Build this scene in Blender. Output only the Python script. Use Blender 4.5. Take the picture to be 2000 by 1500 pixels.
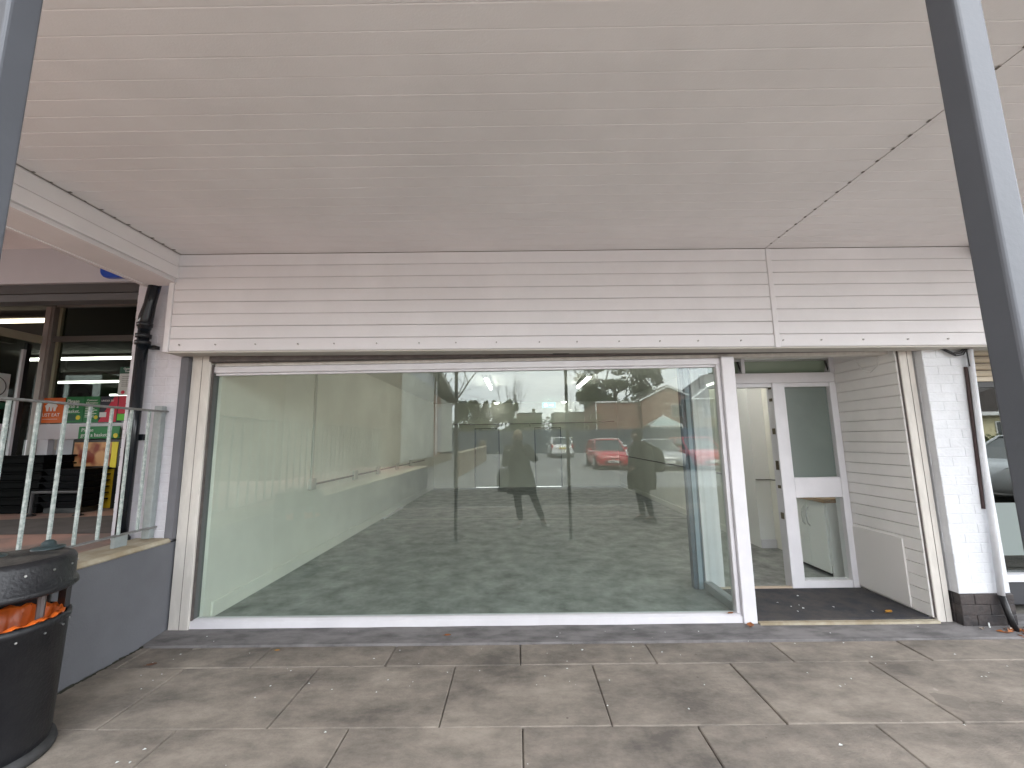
import bpy, bmesh, math, random
from mathutils import Vector, Matrix, noise as mnoise
for o in list(bpy.data.objects): bpy.data.objects.remove(o)
SC = bpy.context.scene
COL = SC.collection
R = math.radians
random.seed(7)

# ------------------------------------------------------------------ camera
cd = bpy.data.cameras.new('camera'); cam = bpy.data.objects.new('camera', cd); COL.objects.link(cam)
cd.sensor_width = 36; cd.lens = 14.33; cd.clip_start = 0.005; cd.clip_end = 1500
cam.matrix_world = Matrix(((0.99980239, 0.01706147, 0.01020259, 0), (0.01244359, -0.13687946, -0.99050955, 0),
                           (-0.01550303, 0.99044077, -0.13706472, 1.5), (0, 0, 0, 1)))
SC.camera = cam
# ------------------------------------------------------------------ sky, sun, exposure
W = bpy.data.worlds.new('World'); SC.world = W; W.use_nodes = True
wn = W.node_tree; wn.nodes.clear(); wl = wn.links
SUN_EL, SUN_AZ = R(48), R(18)
sky = wn.nodes.new('ShaderNodeTexSky'); sky.sky_type = 'NISHITA'; sky.sun_disc = False
sky.sun_elevation = SUN_EL; sky.sun_rotation = SUN_AZ; sky.air_density = 1.3; sky.dust_density = 2.0
tc = wn.nodes.new('ShaderNodeTexCoord'); mp = wn.nodes.new('ShaderNodeMapping'); mp.inputs['Scale'].default_value = (1.6, 1.6, 5.0)
nz = wn.nodes.new('ShaderNodeTexNoise'); nz.inputs['Scale'].default_value = 1.5; nz.inputs['Detail'].default_value = 6; nz.inputs['Roughness'].default_value = .55
rp = wn.nodes.new('ShaderNodeValToRGB'); rp.color_ramp.elements[0].position = .36; rp.color_ramp.elements[1].position = .66
rp.color_ramp.elements[0].color = (6.4, 6.8, 7.4, 1); rp.color_ramp.elements[1].color = (9.3, 9.25, 9.1, 1)
mx = wn.nodes.new('ShaderNodeMixRGB'); mx.inputs[0].default_value = .86
bg = wn.nodes.new('ShaderNodeBackground'); bg.inputs['Strength'].default_value = 0.14
ow = wn.nodes.new('ShaderNodeOutputWorld')
wl.new(tc.outputs['Generated'], mp.inputs[0]); wl.new(mp.outputs[0], nz.inputs['Vector']); wl.new(nz.outputs['Fac'], rp.inputs[0])
wl.new(sky.outputs[0], mx.inputs[1]); wl.new(rp.outputs[0], mx.inputs[2]); wl.new(mx.outputs[0], bg.inputs['Color']); wl.new(bg.outputs[0], ow.inputs['Surface'])
sl = bpy.data.lights.new('sun', 'SUN'); sl.energy = 1.2; sl.angle = R(20); sl.color = (1, .95, .88)
so = bpy.data.objects.new('sun', sl); COL.objects.link(so)
# the hazy sun stands behind the shop, so the front and the pavement are in open shade
sd = Vector((math.sin(SUN_AZ) * math.cos(SUN_EL), math.cos(SUN_AZ) * math.cos(SUN_EL), math.sin(SUN_EL)))
so.rotation_euler = (-sd).to_track_quat('-Z', 'Y').to_euler(); so.location = sd * 60
vs = SC.view_settings; vs.view_transform = 'Standard'; vs.look = 'None'; vs.gamma = 1; vs.use_curve_mapping = False
vs.exposure = 2.70
SC.cycles.max_bounces = 9; SC.cycles.diffuse_bounces = 6; SC.cycles.glossy_bounces = 5; SC.cycles.transparent_max_bounces = 16
SC.cycles.use_denoising = True; SC.cycles.use_adaptive_sampling = False; SC.cycles.denoising_prefilter = 'ACCURATE'; SC.cycles.sample_clamp_indirect = 6.0
SC.cycles.caustics_reflective = False; SC.cycles.caustics_refractive = False

# ------------------------------------------------------------------ materials
MATS = {}
def mat(name, col, rough=.6, var=0.0, vscale=3.0, bump=0.0, bscale=40.0, metal=0.0, spec=.4, col2=None, lo=.4, hi=.65, detail=6, emit=None, stretch=None,
        spots=None, coat=0.0, nrough=.62):
    """principled surface; var / col2 mottle the colour with world-space noise, bump gives fine relief"""
    if name in MATS: return MATS[name]
    m = bpy.data.materials.new(name); m.use_nodes = True; nt = m.node_tree; N = nt.nodes; L = nt.links
    b = N['Principled BSDF']; b.inputs['Roughness'].default_value = rough; b.inputs['Metallic'].default_value = metal
    b.inputs['Specular IOR Level'].default_value = spec; b.inputs['Base Color'].default_value = (*col, 1)
    if coat: b.inputs['Coat Weight'].default_value = coat; b.inputs['Coat Roughness'].default_value = .05
    if emit: b.inputs['Emission Color'].default_value = (*emit[0], 1); b.inputs['Emission Strength'].default_value = emit[1]
    g = N.new('ShaderNodeNewGeometry'); src = g.outputs['Position']
    if stretch:
        q = N.new('ShaderNodeMapping'); q.inputs['Scale'].default_value = stretch; L.new(src, q.inputs[0]); src = q.outputs[0]
    cur = None
    if var or col2:
        n = N.new('ShaderNodeTexNoise'); n.inputs['Scale'].default_value = vscale; n.inputs['Detail'].default_value = detail; n.inputs['Roughness'].default_value = nrough
        L.new(src, n.inputs['Vector'])
        r = N.new('ShaderNodeValToRGB'); r.color_ramp.elements[0].position = lo; r.color_ramp.elements[1].position = hi
        c2 = col2 if col2 else tuple(c * (1 - var) for c in col)
        r.color_ramp.elements[0].color = (*c2, 1); r.color_ramp.elements[1].color = (*col, 1)
        L.new(n.outputs['Fac'], r.inputs[0]); cur = r.outputs[0]
    for sp in (spots or []):                      # (scale, radius, colour, density) small flecks with a shape of their own
        v = N.new('ShaderNodeTexVoronoi'); v.inputs['Scale'].default_value = sp[0]; L.new(g.outputs['Position'], v.inputs['Vector'])
        wn_ = N.new('ShaderNodeTexNoise'); wn_.inputs['Scale'].default_value = sp[0] * 4; L.new(g.outputs['Position'], wn_.inputs['Vector'])
        ad = N.new('ShaderNodeMath'); ad.operation = 'MULTIPLY_ADD'; ad.inputs[1].default_value = .25; L.new(wn_.outputs['Fac'], ad.inputs[0]); L.new(v.outputs['Distance'], ad.inputs[2])
        lt = N.new('ShaderNodeMath'); lt.operation = 'LESS_THAN'; lt.inputs[1].default_value = sp[1] + .125; L.new(ad.outputs[0], lt.inputs[0])
        sx = N.new('ShaderNodeSeparateColor'); L.new(v.outputs['Color'], sx.inputs[0])
        l2 = N.new('ShaderNodeMath'); l2.operation = 'LESS_THAN'; l2.inputs[1].default_value = sp[3]; L.new(sx.outputs[0], l2.inputs[0])
        mu = N.new('ShaderNodeMath'); mu.operation = 'MULTIPLY'; L.new(lt.outputs[0], mu.inputs[0]); L.new(l2.outputs[0], mu.inputs[1])
        mm = N.new('ShaderNodeMixRGB'); mm.inputs[2].default_value = (*sp[2], 1); mm.inputs[1].default_value = (*col, 1)
        mu2 = N.new('ShaderNodeMath'); mu2.operation = 'MULTIPLY'; mu2.inputs[1].default_value = sp[4] if len(sp) > 4 else .85; L.new(mu.outputs[0], mu2.inputs[0])
        L.new(mu2.outputs[0], mm.inputs[0])
        if cur: L.new(cur, mm.inputs[1])
        cur = mm.outputs[0]
    if cur: L.new(cur, b.inputs['Base Color'])
    if bump:
        n = N.new('ShaderNodeTexNoise'); n.inputs['Scale'].default_value = bscale; n.inputs['Detail'].default_value = 5; L.new(src, n.inputs['Vector'])
        bp = N.new('ShaderNodeBump'); bp.inputs['Strength'].default_value = bump; bp.inputs['Distance'].default_value = .01
        L.new(n.outputs['Fac'], bp.inputs['Height']); L.new(bp.outputs[0], b.inputs['Normal'])
    MATS[name] = m; return m

def glass_mat(name, tint=(.86, .93, .89), f0=.047, haze=.0, rough=0.0):
    m = bpy.data.materials.new(name); m.use_nodes = True; nt = m.node_tree; N = nt.nodes; L = nt.links; N.clear()
    o = N.new('ShaderNodeOutputMaterial'); t = N.new('ShaderNodeBsdfTransparent'); t.inputs[0].default_value = (*tint, 1)
    g = N.new('ShaderNodeBsdfGlossy'); g.inputs['Roughness'].default_value = rough; g.inputs[0].default_value = (.97, 1, .985, 1)
    lw = N.new('ShaderNodeLayerWeight'); lw.inputs[0].default_value = .5
    p = N.new('ShaderNodeMath'); p.operation = 'POWER'; p.inputs[1].default_value = 5; L.new(lw.outputs['Facing'], p.inputs[0])
    a = N.new('ShaderNodeMath'); a.operation = 'MULTIPLY_ADD'; a.inputs[1].default_value = 1 - f0; a.inputs[2].default_value = f0; L.new(p.outputs[0], a.inputs[0])
    mi = N.new('ShaderNodeMixShader'); L.new(a.outputs[0], mi.inputs[0]); L.new(t.outputs[0], mi.inputs[1]); L.new(g.outputs[0], mi.inputs[2])
    last = mi.outputs[0]
    if haze:
        d = N.new('ShaderNodeBsdfDiffuse'); d.inputs[0].default_value = (.8, .86, .84, 1)
        gp = N.new('ShaderNodeNewGeometry'); n = N.new('ShaderNodeTexNoise'); n.inputs['Scale'].default_value = 1.3; n.inputs['Detail'].default_value = 7; L.new(gp.outputs['Position'], n.inputs['Vector'])
        f = N.new('ShaderNodeMath'); f.operation = 'MULTIPLY'; f.inputs[1].default_value = haze * 2; L.new(n.outputs['Fac'], f.inputs[0])
        m2 = N.new('ShaderNodeMixShader'); L.new(f.outputs[0], m2.inputs[0]); L.new(last, m2.inputs[1]); L.new(d.outputs[0], m2.inputs[2]); last = m2.outputs[0]
    L.new(last, o.inputs[0]); MATS[name] = m; return m

def brick_mat(name, c1, c2, mortar, scale=1.0):
    m = bpy.data.materials.new(name); m.use_nodes = True; nt = m.node_tree; N = nt.nodes; L = nt.links; b = N['Principled BSDF']; b.inputs['Roughness'].default_value = .85
    g = N.new('ShaderNodeNewGeometry'); s = N.new('ShaderNodeSeparateXYZ'); L.new(g.outputs['Position'], s.inputs[0])
    ad = N.new('ShaderNodeMath'); L.new(s.outputs[0], ad.inputs[0]); L.new(s.outputs[1], ad.inputs[1])
    cb = N.new('ShaderNodeCombineXYZ'); L.new(ad.outputs[0], cb.inputs[0]); L.new(s.outputs[2], cb.inputs[1])
    t = N.new('ShaderNodeTexBrick'); t.inputs['Scale'].default_value = scale; t.inputs['Brick Width'].default_value = .225; t.inputs['Row Height'].default_value = .075; t.inputs['Mortar Size'].default_value = .01
    t.inputs['Color1'].default_value = (*c1, 1); t.inputs['Color2'].default_value = (*c2, 1); t.inputs['Mortar'].default_value = (*mortar, 1)
    L.new(cb.outputs[0], t.inputs[0]); L.new(t.outputs[0], b.inputs['Base Color']); MATS[name] = m; return m

# ------------------------------------------------------------------ mesh helpers
ORG = {}
class MB:
    def __init__(s): s.v = []; s.f = []; s.mi = []; s.cur = 0
    def add(s, vs_, fs):
        k = len(s.v); s.v += [tuple(p) for p in vs_]; s.f += [tuple(i + k for i in f) for f in fs]; s.mi += [s.cur] * len(fs); return s
    def box(s, x0, x1, y0, y1, z0, z1):
        return s.add([(x0, y0, z0), (x1, y0, z0), (x1, y1, z0), (x0, y1, z0), (x0, y0, z1), (x1, y0, z1), (x1, y1, z1), (x0, y1, z1)],
                     [(0, 3, 2, 1), (4, 5, 6, 7), (0, 1, 5, 4), (1, 2, 6, 5), (2, 3, 7, 6), (3, 0, 4, 7)])
    def prism(s, poly, a0, a1, ax='y'):
        """poly in the plane across ax, extruded from a0 to a1"""
        n = len(poly)
        def P(p, a): return {'x': (a, p[0], p[1]), 'y': (p[0], a, p[1]), 'z': (p[0], p[1], a)}[ax]
        vs_ = [P(p, a0) for p in poly] + [P(p, a1) for p in poly]
        return s.add(vs_, [tuple(range(n)), tuple(range(2 * n - 1, n - 1, -1))] + [(i, i + n, (i + 1) % n + n, (i + 1) % n) for i in range(n)])
    def tube(s, pts, r, n=8, caps=True):
        pts = [Vector(p) for p in pts]; rs = r if isinstance(r, (list, tuple)) else [r] * len(pts); rings = []
        up = None
        for i, p in enumerate(pts):
            d = (pts[min(i + 1, len(pts) - 1)] - pts[max(i - 1, 0)]).normalized()
            if up is None or abs(d.dot(up)) > .98: up = Vector((0, 0, 1)) if abs(d.z) < .9 else Vector((1, 0, 0))
            a = d.cross(up).normalized(); b_ = a.cross(d).normalized(); up = b_
            rings.append([p + (a * math.cos(2 * math.pi * k / n) + b_ * math.sin(2 * math.pi * k / n)) * rs[i] for k in range(n)])
        vs_ = [q for rg in rings for q in rg]; fs = []
        for i in range(len(pts) - 1):
            for k in range(n): fs.append((i * n + k, i * n + (k + 1) % n, (i + 1) * n + (k + 1) % n, (i + 1) * n + k))
        if caps: fs += [tuple(range(n - 1, -1, -1)), tuple(range((len(pts) - 1) * n, len(pts) * n))]
        return s.add(vs_, fs)
    def lathe(s, prof, cx, cy, n=32, a0=0, a1=2 * math.pi, sx=1, sy=1):
        full = abs(a1 - a0 - 2 * math.pi) < 1e-6; m = n if full else n + 1
        vs_ = [(cx + sx * r * math.cos(a0 + (a1 - a0) * k / n), cy + sy * r * math.sin(a0 + (a1 - a0) * k / n), z) for (r, z) in prof for k in range(m)]
        fs = []
        for i in range(len(prof) - 1):
            for k in range(n if full else n):
                k2 = (k + 1) % m
                fs.append((i * m + k, i * m + k2, (i + 1) * m + k2, (i + 1) * m + k))
        return s.add(vs_, fs)
    def loft(s, rings, close=True, caps=True):
        n = len(rings[0]); vs_ = [p for rg in rings for p in rg]; fs = []
        for i in range(len(rings) - 1):
            for k in range(n if close else n - 1): fs.append((i * n + k, i * n + (k + 1) % n, (i + 1) * n + (k + 1) % n, (i + 1) * n + k))
        if caps: fs += [tuple(range(n - 1, -1, -1)), tuple(range((len(rings) - 1) * n, len(rings) * n))]
        return s.add(vs_, fs)
    def build(s, name, m, parent=None, smooth=False, bevel=0, tilt=False, fix=True, seg=1):
        org = ORG.get(parent.name, Vector()) if parent else Vector()
        me = bpy.data.meshes.new(name)
        vv = s.v
        if tilt: vv = [(x, y, z - .0104 * (x - .45)) for (x, y, z) in vv]
        me.from_pydata([tuple(Vector(p) - org) for p in vv], [], s.f)
        for q in (m if isinstance(m, (list, tuple)) else [m]): me.materials.append(q)
        me.polygons.foreach_set('material_index', s.mi)
        if fix:
            b = bmesh.new(); b.from_mesh(me); bmesh.ops.recalc_face_normals(b, faces=b.faces); b.to_mesh(me); b.free()
        if smooth: me.polygons.foreach_set('use_smooth', [True] * len(me.polygons))
        me.update()
        o = bpy.data.objects.new(name, me); COL.objects.link(o)
        if parent: o.parent = parent; ORG[o.name] = org
        if bevel:
            bv = o.modifiers.new('bevel', 'BEVEL'); bv.width = bevel; bv.segments = seg; bv.limit_method = 'ANGLE'
        return o
def bx(name, m, d, parent=None, bevel=0, tilt=False):
    return MB().box(*d).build(name, m, parent, bevel=bevel, tilt=tilt)
def tag(o, label=None, cat=None, group=None, kind=None):
    if label: o['label'] = label
    if cat: o['category'] = cat
    if group: o['group'] = group
    if kind: o['kind'] = kind
    return o
def thing(name, loc, label, cat, group=None):
    o = bpy.data.objects.new(name, None); COL.objects.link(o); o.location = loc; o.empty_display_size = .1
    ORG[o.name] = Vector(loc); return tag(o, label, cat, group)
def structure(o): o['kind'] = 'structure'; return o
def copy_tree(o, parent=None):
    c = o.copy(); COL.objects.link(c)
    if parent: c.parent = parent
    for ch in list(o.children): copy_tree(ch, c)
    return c
def inst(src, parent, loc, scale=None, rot=None):
    c = src.copy(); COL.objects.link(c); c.parent = parent; c.location = loc
    if scale: c.scale = scale
    if rot: c.rotation_euler = rot
    return c
def text(name, body, size, m, parent, loc, rot, align='CENTER', depth=.001, sx=1.0):
    cu = bpy.data.curves.new(name, 'FONT'); cu.body = body; cu.size = size; cu.align_x = align; cu.extrude = depth; cu.resolution_u = 3
    t = bpy.data.objects.new(name + '_tmp', cu); COL.objects.link(t)
    bpy.context.view_layer.update()
    me = bpy.data.meshes.new_from_object(t.evaluated_get(bpy.context.evaluated_depsgraph_get()))
    bpy.data.objects.remove(t)
    me.materials.clear(); me.materials.append(m)
    o = bpy.data.objects.new(name, me); COL.objects.link(o)
    o.parent = parent; o.location = Vector(loc) - ORG.get(parent.name, Vector()); o.rotation_euler = rot; o.scale = (sx, 1, 1); return o
FACE = (R(90), 0, 0)     # text that faces the street (-Y)

# ------------------------------------------------------------------ palette
M_soffit = mat('soffit_white', (.82, .80, .81), .55, var=.10, vscale=1.3, lo=.3, hi=.62, bump=.10, bscale=120, spots=[(3.2, .008, (.09, .08, .07), .22, .85), (2.1, .035, (.42, .38, .33), .06, .5)])
M_fascia = mat('fascia_white', (.75, .74, .765), .42, var=.06, vscale=2.5, bump=.05, bscale=60)
M_groove = mat('groove_dark', (.16, .145, .13), .9)
M_frame = mat('frame_white', (.71, .70, .73), .35, var=.07, vscale=5, bump=.04, bscale=50)
M_rail = mat('rail_cream', (.66, .63, .585), .45, var=.14, vscale=4, bump=.06, bscale=60, stretch=(4, 4, 1))
M_brown = mat('track_brown', (.13, .11, .105), .6, var=.3, vscale=14)
M_post = mat('post_grey', (.078, .083, .095), .42, var=.08, vscale=6, bump=.05, bscale=90, spec=.35, spots=[(14, .05, (.45, .45, .46), .06)])
M_wallgrey = mat('painted_grey_render', (.148, .152, .168), .75, var=.12, vscale=2.2, bump=.25, bscale=90)
M_coping = mat('coping_stone', (.46, .42, .33), .85, col2=(.30, .25, .17), vscale=4.5, bump=.3, bscale=60)
M_rgrey = mat('reveal_grey', (.15, .15, .165), .7, var=.1, vscale=5)
M_wbrick = mat('painted_brick_white', (.69, .71, .745), .5, var=.10, vscale=6, bump=.4, bscale=45, spots=[(9, .035, (.25, .2, .18), .05)])
M_lbrick = mat('painted_brick_lilac', (.60, .59, .63), .55, var=.1, vscale=6, bump=.4, bscale=45, spots=[(9, .03, (.2, .17, .16), .05)])
M_kbrick = mat('painted_brick_black', (.026, .025, .028), .5, col2=(.06, .05, .048), vscale=9, bump=.5, bscale=40, spots=[(16, .05, (.4, .33, .3), .06)])
M_slab = mat('paving_concrete', (.32, .278, .235), .88, col2=(.125, .110, .096), vscale=1.7, lo=.36, hi=.64, detail=12, nrough=.74, bump=.3, bscale=70,
             spots=[(4.5, .022, (.10, .085, .075), .16, .7), (9, .010, (.66, .64, .62), .14, .8), (1.3, .16, (.14, .123, .108), .34, .5), (2.1, .10, (.44, .40, .35), .24, .4)], stretch=(1, 1.7, 1))
M_slab2 = mat('paving_concrete_dark', (.295, .256, .217), .88, col2=(.115, .102, .09), vscale=1.9, lo=.37, hi=.65, detail=12, nrough=.74, bump=.3, bscale=70,
             spots=[(4.1, .022, (.10, .085, .075), .14, .7), (8, .010, (.66, .64, .62), .15, .8), (1.5, .16, (.13, .115, .10), .36, .5), (2.4, .09, (.43, .39, .34), .2, .4)], stretch=(1, 1.5, 1))
M_bed = mat('joint_dirt', (.075, .062, .05), .95, var=.4, vscale=12)
M_thresh = mat('threshold_screed', (.20, .19, .19), .9, col2=(.105, .1, .1), vscale=4, lo=.35, hi=.6, detail=8, bump=.4, bscale=60, spots=[(13, .03, (.6, .57, .52), .12)], stretch=(1, 2.5, 1))
M_mat = mat('entrance_mat', (.035, .036, .045), .95, col2=(.065, .06, .058), vscale=7, bump=.5, bscale=220, spots=[(17, .012, (.5, .48, .45), .12), (9, .01, (.45, .38, .3), .1)])
M_ifloor = mat('shop_floor_concrete', (.43, .44, .42), .5, col2=(.10, .104, .10), vscale=4.2, lo=.30, hi=.74, detail=14, nrough=.7, bump=.15, bscale=50,
               spots=[(4.2, .06, (.5, .5, .47), .16, .35), (9, .035, (.62, .6, .56), .12, .7), (19, .03, (.62, .6, .56), .1, .8)])
M_iwall = mat('shop_wall_paint', (.82, .81, .74), .7, var=.1, vscale=1.2, bump=.05, bscale=30)
M_iceil = mat('shop_ceiling', (.72, .71, .66), .8, var=.05)
M_glass = glass_mat('shop_glass', tint=(.925, .965, .945), f0=.047, haze=.013)
M_glass2 = glass_mat('clear_glass', tint=(.955, .98, .97), f0=.04, haze=.008)
M_glassd = glass_mat('dark_window_glass', tint=(.62, .66, .64), f0=.03)
M_glassr = glass_mat('right_window_glass', tint=(.5, .55, .55), f0=.09)
M_steel = mat('steel', (.5, .5, .5), .35, metal=.9)
M_black = mat('black_plastic', (.013, .013, .015), .4, var=.3, vscale=7, bump=.1, bscale=60)
M_blackgloss = mat('black_gloss_paint', (.010, .013, .017), .18, bump=.05, bscale=30)
M_tube = mat('fluorescent_tube', (1, 1, 1), .5, emit=((1, .97, .86), 2.6))
M_tubey = mat('warm_fluorescent_tube', (1, 1, 1), .5, emit=((1, .9, .66), .7))
M_wood = mat('worktop_oak', (.42, .27, .15), .45, col2=(.30, .18, .09), vscale=3, stretch=(20, 2, 20))
M_cab = mat('cabinet_white', (.78, .79, .78), .3)
M_wtext = mat('lettering_white', (.85, .85, .85), .6)

# ------------------------------------------------------------------ ground
def sheet(name, pts, m):
    return structure(MB().add(pts, [tuple(range(len(pts)))]).build(name, m, fix=False))
M_asph = mat('car_park_asphalt', (.265, .265, .26), .9, col2=(.19, .19, .187), vscale=.35, detail=9, bump=.5, bscale=50)
M_grass = mat('rough_grass', (.09, .12, .035), .95, col2=(.055, .07, .025), vscale=1.2, detail=8, bump=.8, bscale=12)
M_earth = mat('earth_ground', (.16, .15, .13), .95, var=.3, vscale=.4)
sheet('ground', [(-400, -500, -.06), (400, -500, -.06), (400, 300, -.06), (-400, 300, -.06)], M_earth)
b = MB(); GS = .0107
def gz(y): return max(0.0, (-2.6 - y) * GS) - .10 if y < -2.6 else 0.0
ys = [-2.62, -8, -14, -20, -26, -33]
b.add([(x, y, gz(y)) for y in ys for x in (-60, 60)], [(2 * i, 2 * i + 2, 2 * i + 3, 2 * i + 1) for i in range(len(ys) - 1)])
cp = structure(b.build('car_park', M_asph))
M_line = mat('road_marking_white', (.62, .61, .58), .8, var=.3, vscale=9)
b = MB()
for i in range(7):                                                  # bay lines on the car park
    x = 2.0 + i * 2.5; b.add([(x, -15.6, gz(-15.6) + .005), (x + .09, -15.6, gz(-15.6) + .005), (x + .09, -10.9, gz(-10.9) + .005), (x, -10.9, gz(-10.9) + .005)], [(0, 1, 2, 3)])
b.build('bay_marking', M_line, cp, fix=False)
sheet('field', [(-300, -480, 3.0), (300, -480, 3.0), (300, -33, .24), (-300, -33, .24)], M_grass)
kb = thing('kerb', (0, -2.56, 0), 'pale concrete kerb between the paving and the car park', 'kerb')
for i in range(26): bx('kerb_stone', mat('kerb_concrete', (.36, .34, .31), .9, var=.2, vscale=5, bump=.3), (-12 + i * .915, -12 + i * .915 + .905, -2.62, -2.50, -.14, .0), kb, bevel=.012)

pav = structure(MB().box(-2.85, 14, -2.5, 3.27, -.12, -.022).build('pavement', M_bed))
slab = {}
def slab_mesh(w, d, key):
    if key in slab: return slab[key]
    o = MB().box(-w / 2, w / 2, -d / 2, d / 2, -.05, 0).build('paving_slab', key[1], bevel=.004); slab[key] = o.data
    bpy.data.objects.remove(o); return slab[key]
G = .0055
rowsY = [(3.266, 2.985, .92, -.003), (2.985, 2.385, .92, .478), (2.385, 1.785, .92, .002), (1.785, 1.185, .92, .46)]
y = 1.185; k = 0
while y > -2.4:
    rowsY.append((y, max(y - .6, -2.5), .92, .0 if k % 2 == 0 else .46)); y -= .6; k += 1
cnt = 0
for ri, (y1, y0, p, off) in enumerate(rowsY):
    i0 = math.floor((-2.85 - off) / p); x = off + i0 * p
    while x < 9.2:
        xa, xb = max(x, -2.85), x + p
        if xb - xa > .05:
            mm = random.choice([M_slab, M_slab, M_slab2])
            if ri == 0: mm = M_slab2 if xa < 1 else M_slab
            wv = round(xb - xa - G, 3)
            o = bpy.data.objects.new('paving_slab', slab_mesh(wv, round(y1 - y0 - G, 3), ((wv, round(y1 - y0 - G, 3)), mm))); COL.objects.link(o); o.parent = pav
            o.location = ((xa + xb) / 2, (y1 + y0) / 2, random.uniform(-.0025, .002)); o.rotation_euler = (random.uniform(-.003, .003), random.uniform(-.002, .002), random.uniform(-.0015, .0015))
            bv = o.modifiers.new('bevel', 'BEVEL'); bv.width = .005; bv.segments = 1; bv.limit_method = 'ANGLE'
            cnt += 1
        x += p
b = MB(); n = 46                                                    # the rough screed strip under the shop front, a little uneven
top = [[(-2.85 + 12 * i / n, yy, zz + .004 * mnoise.noise((i * .7, yy * 9, 1))) for i in range(n + 1)] for yy, zz in ((3.262, -.02), (3.268, .012), (3.34, .018), (3.47, .03), (3.62, .03))]
for rr in top: b.v += rr
for j in range(4):
    for i in range(n): b.f.append((j * (n + 1) + i, j * (n + 1) + i + 1, (j + 1) * (n + 1) + i + 1, (j + 1) * (n + 1) + i)); b.mi.append(0)
structure(b.build('threshold_strip', M_thresh))

# ------------------------------------------------------------------ the empty shop
shop = thing('shop_unit', (0, 3.5, 0), 'empty white walled shop unit behind the big window with bare concrete floor', 'shop')
FZ = .05; CZ = 2.70; BY = 13.05; LX = -2.63; RX = 3.2
bx('floor', M_ifloor, (-3.6, 4.0, 3.60, 13.2, -.1, FZ), shop)
bx('side_wall', M_iwall, (LX - .25, LX, 3.58, BY, FZ, 3.6), shop)
bx('side_wall', M_iwall, (RX, RX + .25, 5.95, BY, FZ, 3.6), shop)
bx('pier', M_cab, (3.186, 3.384, 5.64, 5.95, FZ, 3.6), shop); bx('pier', M_iwall, (3.388, 3.9, 5.46, 5.95, FZ, 3.6), shop)
bx('skirting', M_frame, (3.186, 3.384, 5.62, 5.638, FZ, .16), shop, bevel=.003); bx('skirting', M_frame, (3.388, 3.88, 5.44, 5.458, FZ, .16), shop, bevel=.003)
MB().tube([(3.19, 5.625, .93), (3.385, 5.625, .925), (3.39, 5.45, .93), (3.88, 5.45, .94)], .009, 6).build('cable_conduit', mat('conduit_grey', (.22, .22, .21), .6), shop)
bx('side_wall', M_iwall, (3.9, 4.1, 4.2, 5.95, FZ, 3.6), shop)
bx('ceiling', M_iceil, (-3.4, 4.1, 3.66, 13.2, CZ, CZ + .12), shop)
bw = MB()
D1 = (-1.35, -.56); D2 = (.55, 1.40); DH = 1.90
for (xa, xb, za, zb) in ((LX, D1[0], FZ, CZ), (D1[0], D1[1], DH, CZ), (D1[1], D2[0], FZ, CZ), (D2[0], D2[1], DH, CZ), (D2[1], RX, FZ, CZ)): bw.box(xa, xb, BY, BY + .15, za, zb)
bw.build('back_wall', M_iwall, shop)
M_door = mat('back_door_paint', (.66, .66, .61), .5, var=.06)
for (xa, xb) in (D1, D2):
    d = bx('back_door', M_door, (xa + .03, xb - .03, BY + .05, BY + .09, FZ + .012, DH - .03), shop, bevel=.003)
    fr = MB(); fr.box(xa, xa + .028, BY + .005, BY + .12, FZ, DH); fr.box(xb - .028, xb, BY + .005, BY + .12, FZ, DH); fr.box(xa + .028, xb - .028, BY + .005, BY + .12, DH - .028, DH)
    fr.build('door_frame', mat('door_frame_dark', (.09, .095, .09), .6), d)
    MB().tube([(xb - .1, BY + .05, 1.0), (xb - .1, BY, 1.0), (xb - .2, BY, 1.0)], .01, 6).build('handle', M_steel, d)
sk = MB().box(LX, LX + .02, 3.66, BY - .02, FZ, FZ + .13); sk.build('skirting', M_iwall, shop, bevel=.004)
sk = MB().box(RX - .02, RX, 5.96, BY - .02, FZ, FZ + .10); sk.build('skirting', M_iwall, shop, bevel=.004)
M_trunk = mat('trunking_plastic', (.52, .52, .48), .5)
tr = MB().tube([(LX + .02, 5.3, .985), (LX + .02, 11.6, .985)], .013, 6).build('cable_conduit', mat('conduit_grey', (.22, .22, .21), .6), shop)
bx('cable_trunking', M_trunk, (LX, LX + .022, 5.24, 5.275, .98, CZ), shop)
sb = None
for yy in (5.26, 6.65, 7.75, 8.95, 10.1):
    if sb is None: sb = bx('socket_box', M_trunk, (LX, LX + .045, yy - .07, yy + .07, .92, 1.06), shop, bevel=.005); y0 = yy
    else: inst(sb, shop, (0, yy - y0, 0))
MB().tube([(-2.0, BY - .02, 2.02), (0.4, BY - .02, 2.02), (.42, BY - .02, 1.93)], .012, 6).build('cable_conduit', M_brown, shop)
MB().tube([(.42, BY - .02, 2.02), (2.0, BY - .02, 2.03), (3.1, BY - .02, 2.05)], .012, 6).build('cable_conduit', M_brown, shop)
MB().tube([(RX - .02, 6.2, .93), (RX - .02, 12.9, 1.0)], .012, 6).build('cable_conduit', M_brown, shop)
fl = MB().add([(-2.55, 7.95, FZ + .004), (3.1, 7.76, FZ + .004), (3.1, 7.80, FZ + .004), (-2.55, 7.99, FZ + .004)], [(0, 1, 2, 3)])
fl.add([(-2.4, 10.6, FZ + .004), (2.9, 10.45, FZ + .004), (2.9, 10.49, FZ + .004), (-2.4, 10.64, FZ + .004)], [(0, 1, 2, 3)])
fl.build('floor_stripe', M_line, shop, fix=False)
t = thing('fallen_batten', (-2.45, 7.9, FZ), 'white batten lying on the shop floor along the left wall', 'batten')
MB().box(-2.60, -2.55, 8.0, 9.3, FZ + .001, FZ + .03).build('strip', M_frame, t)
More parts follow.
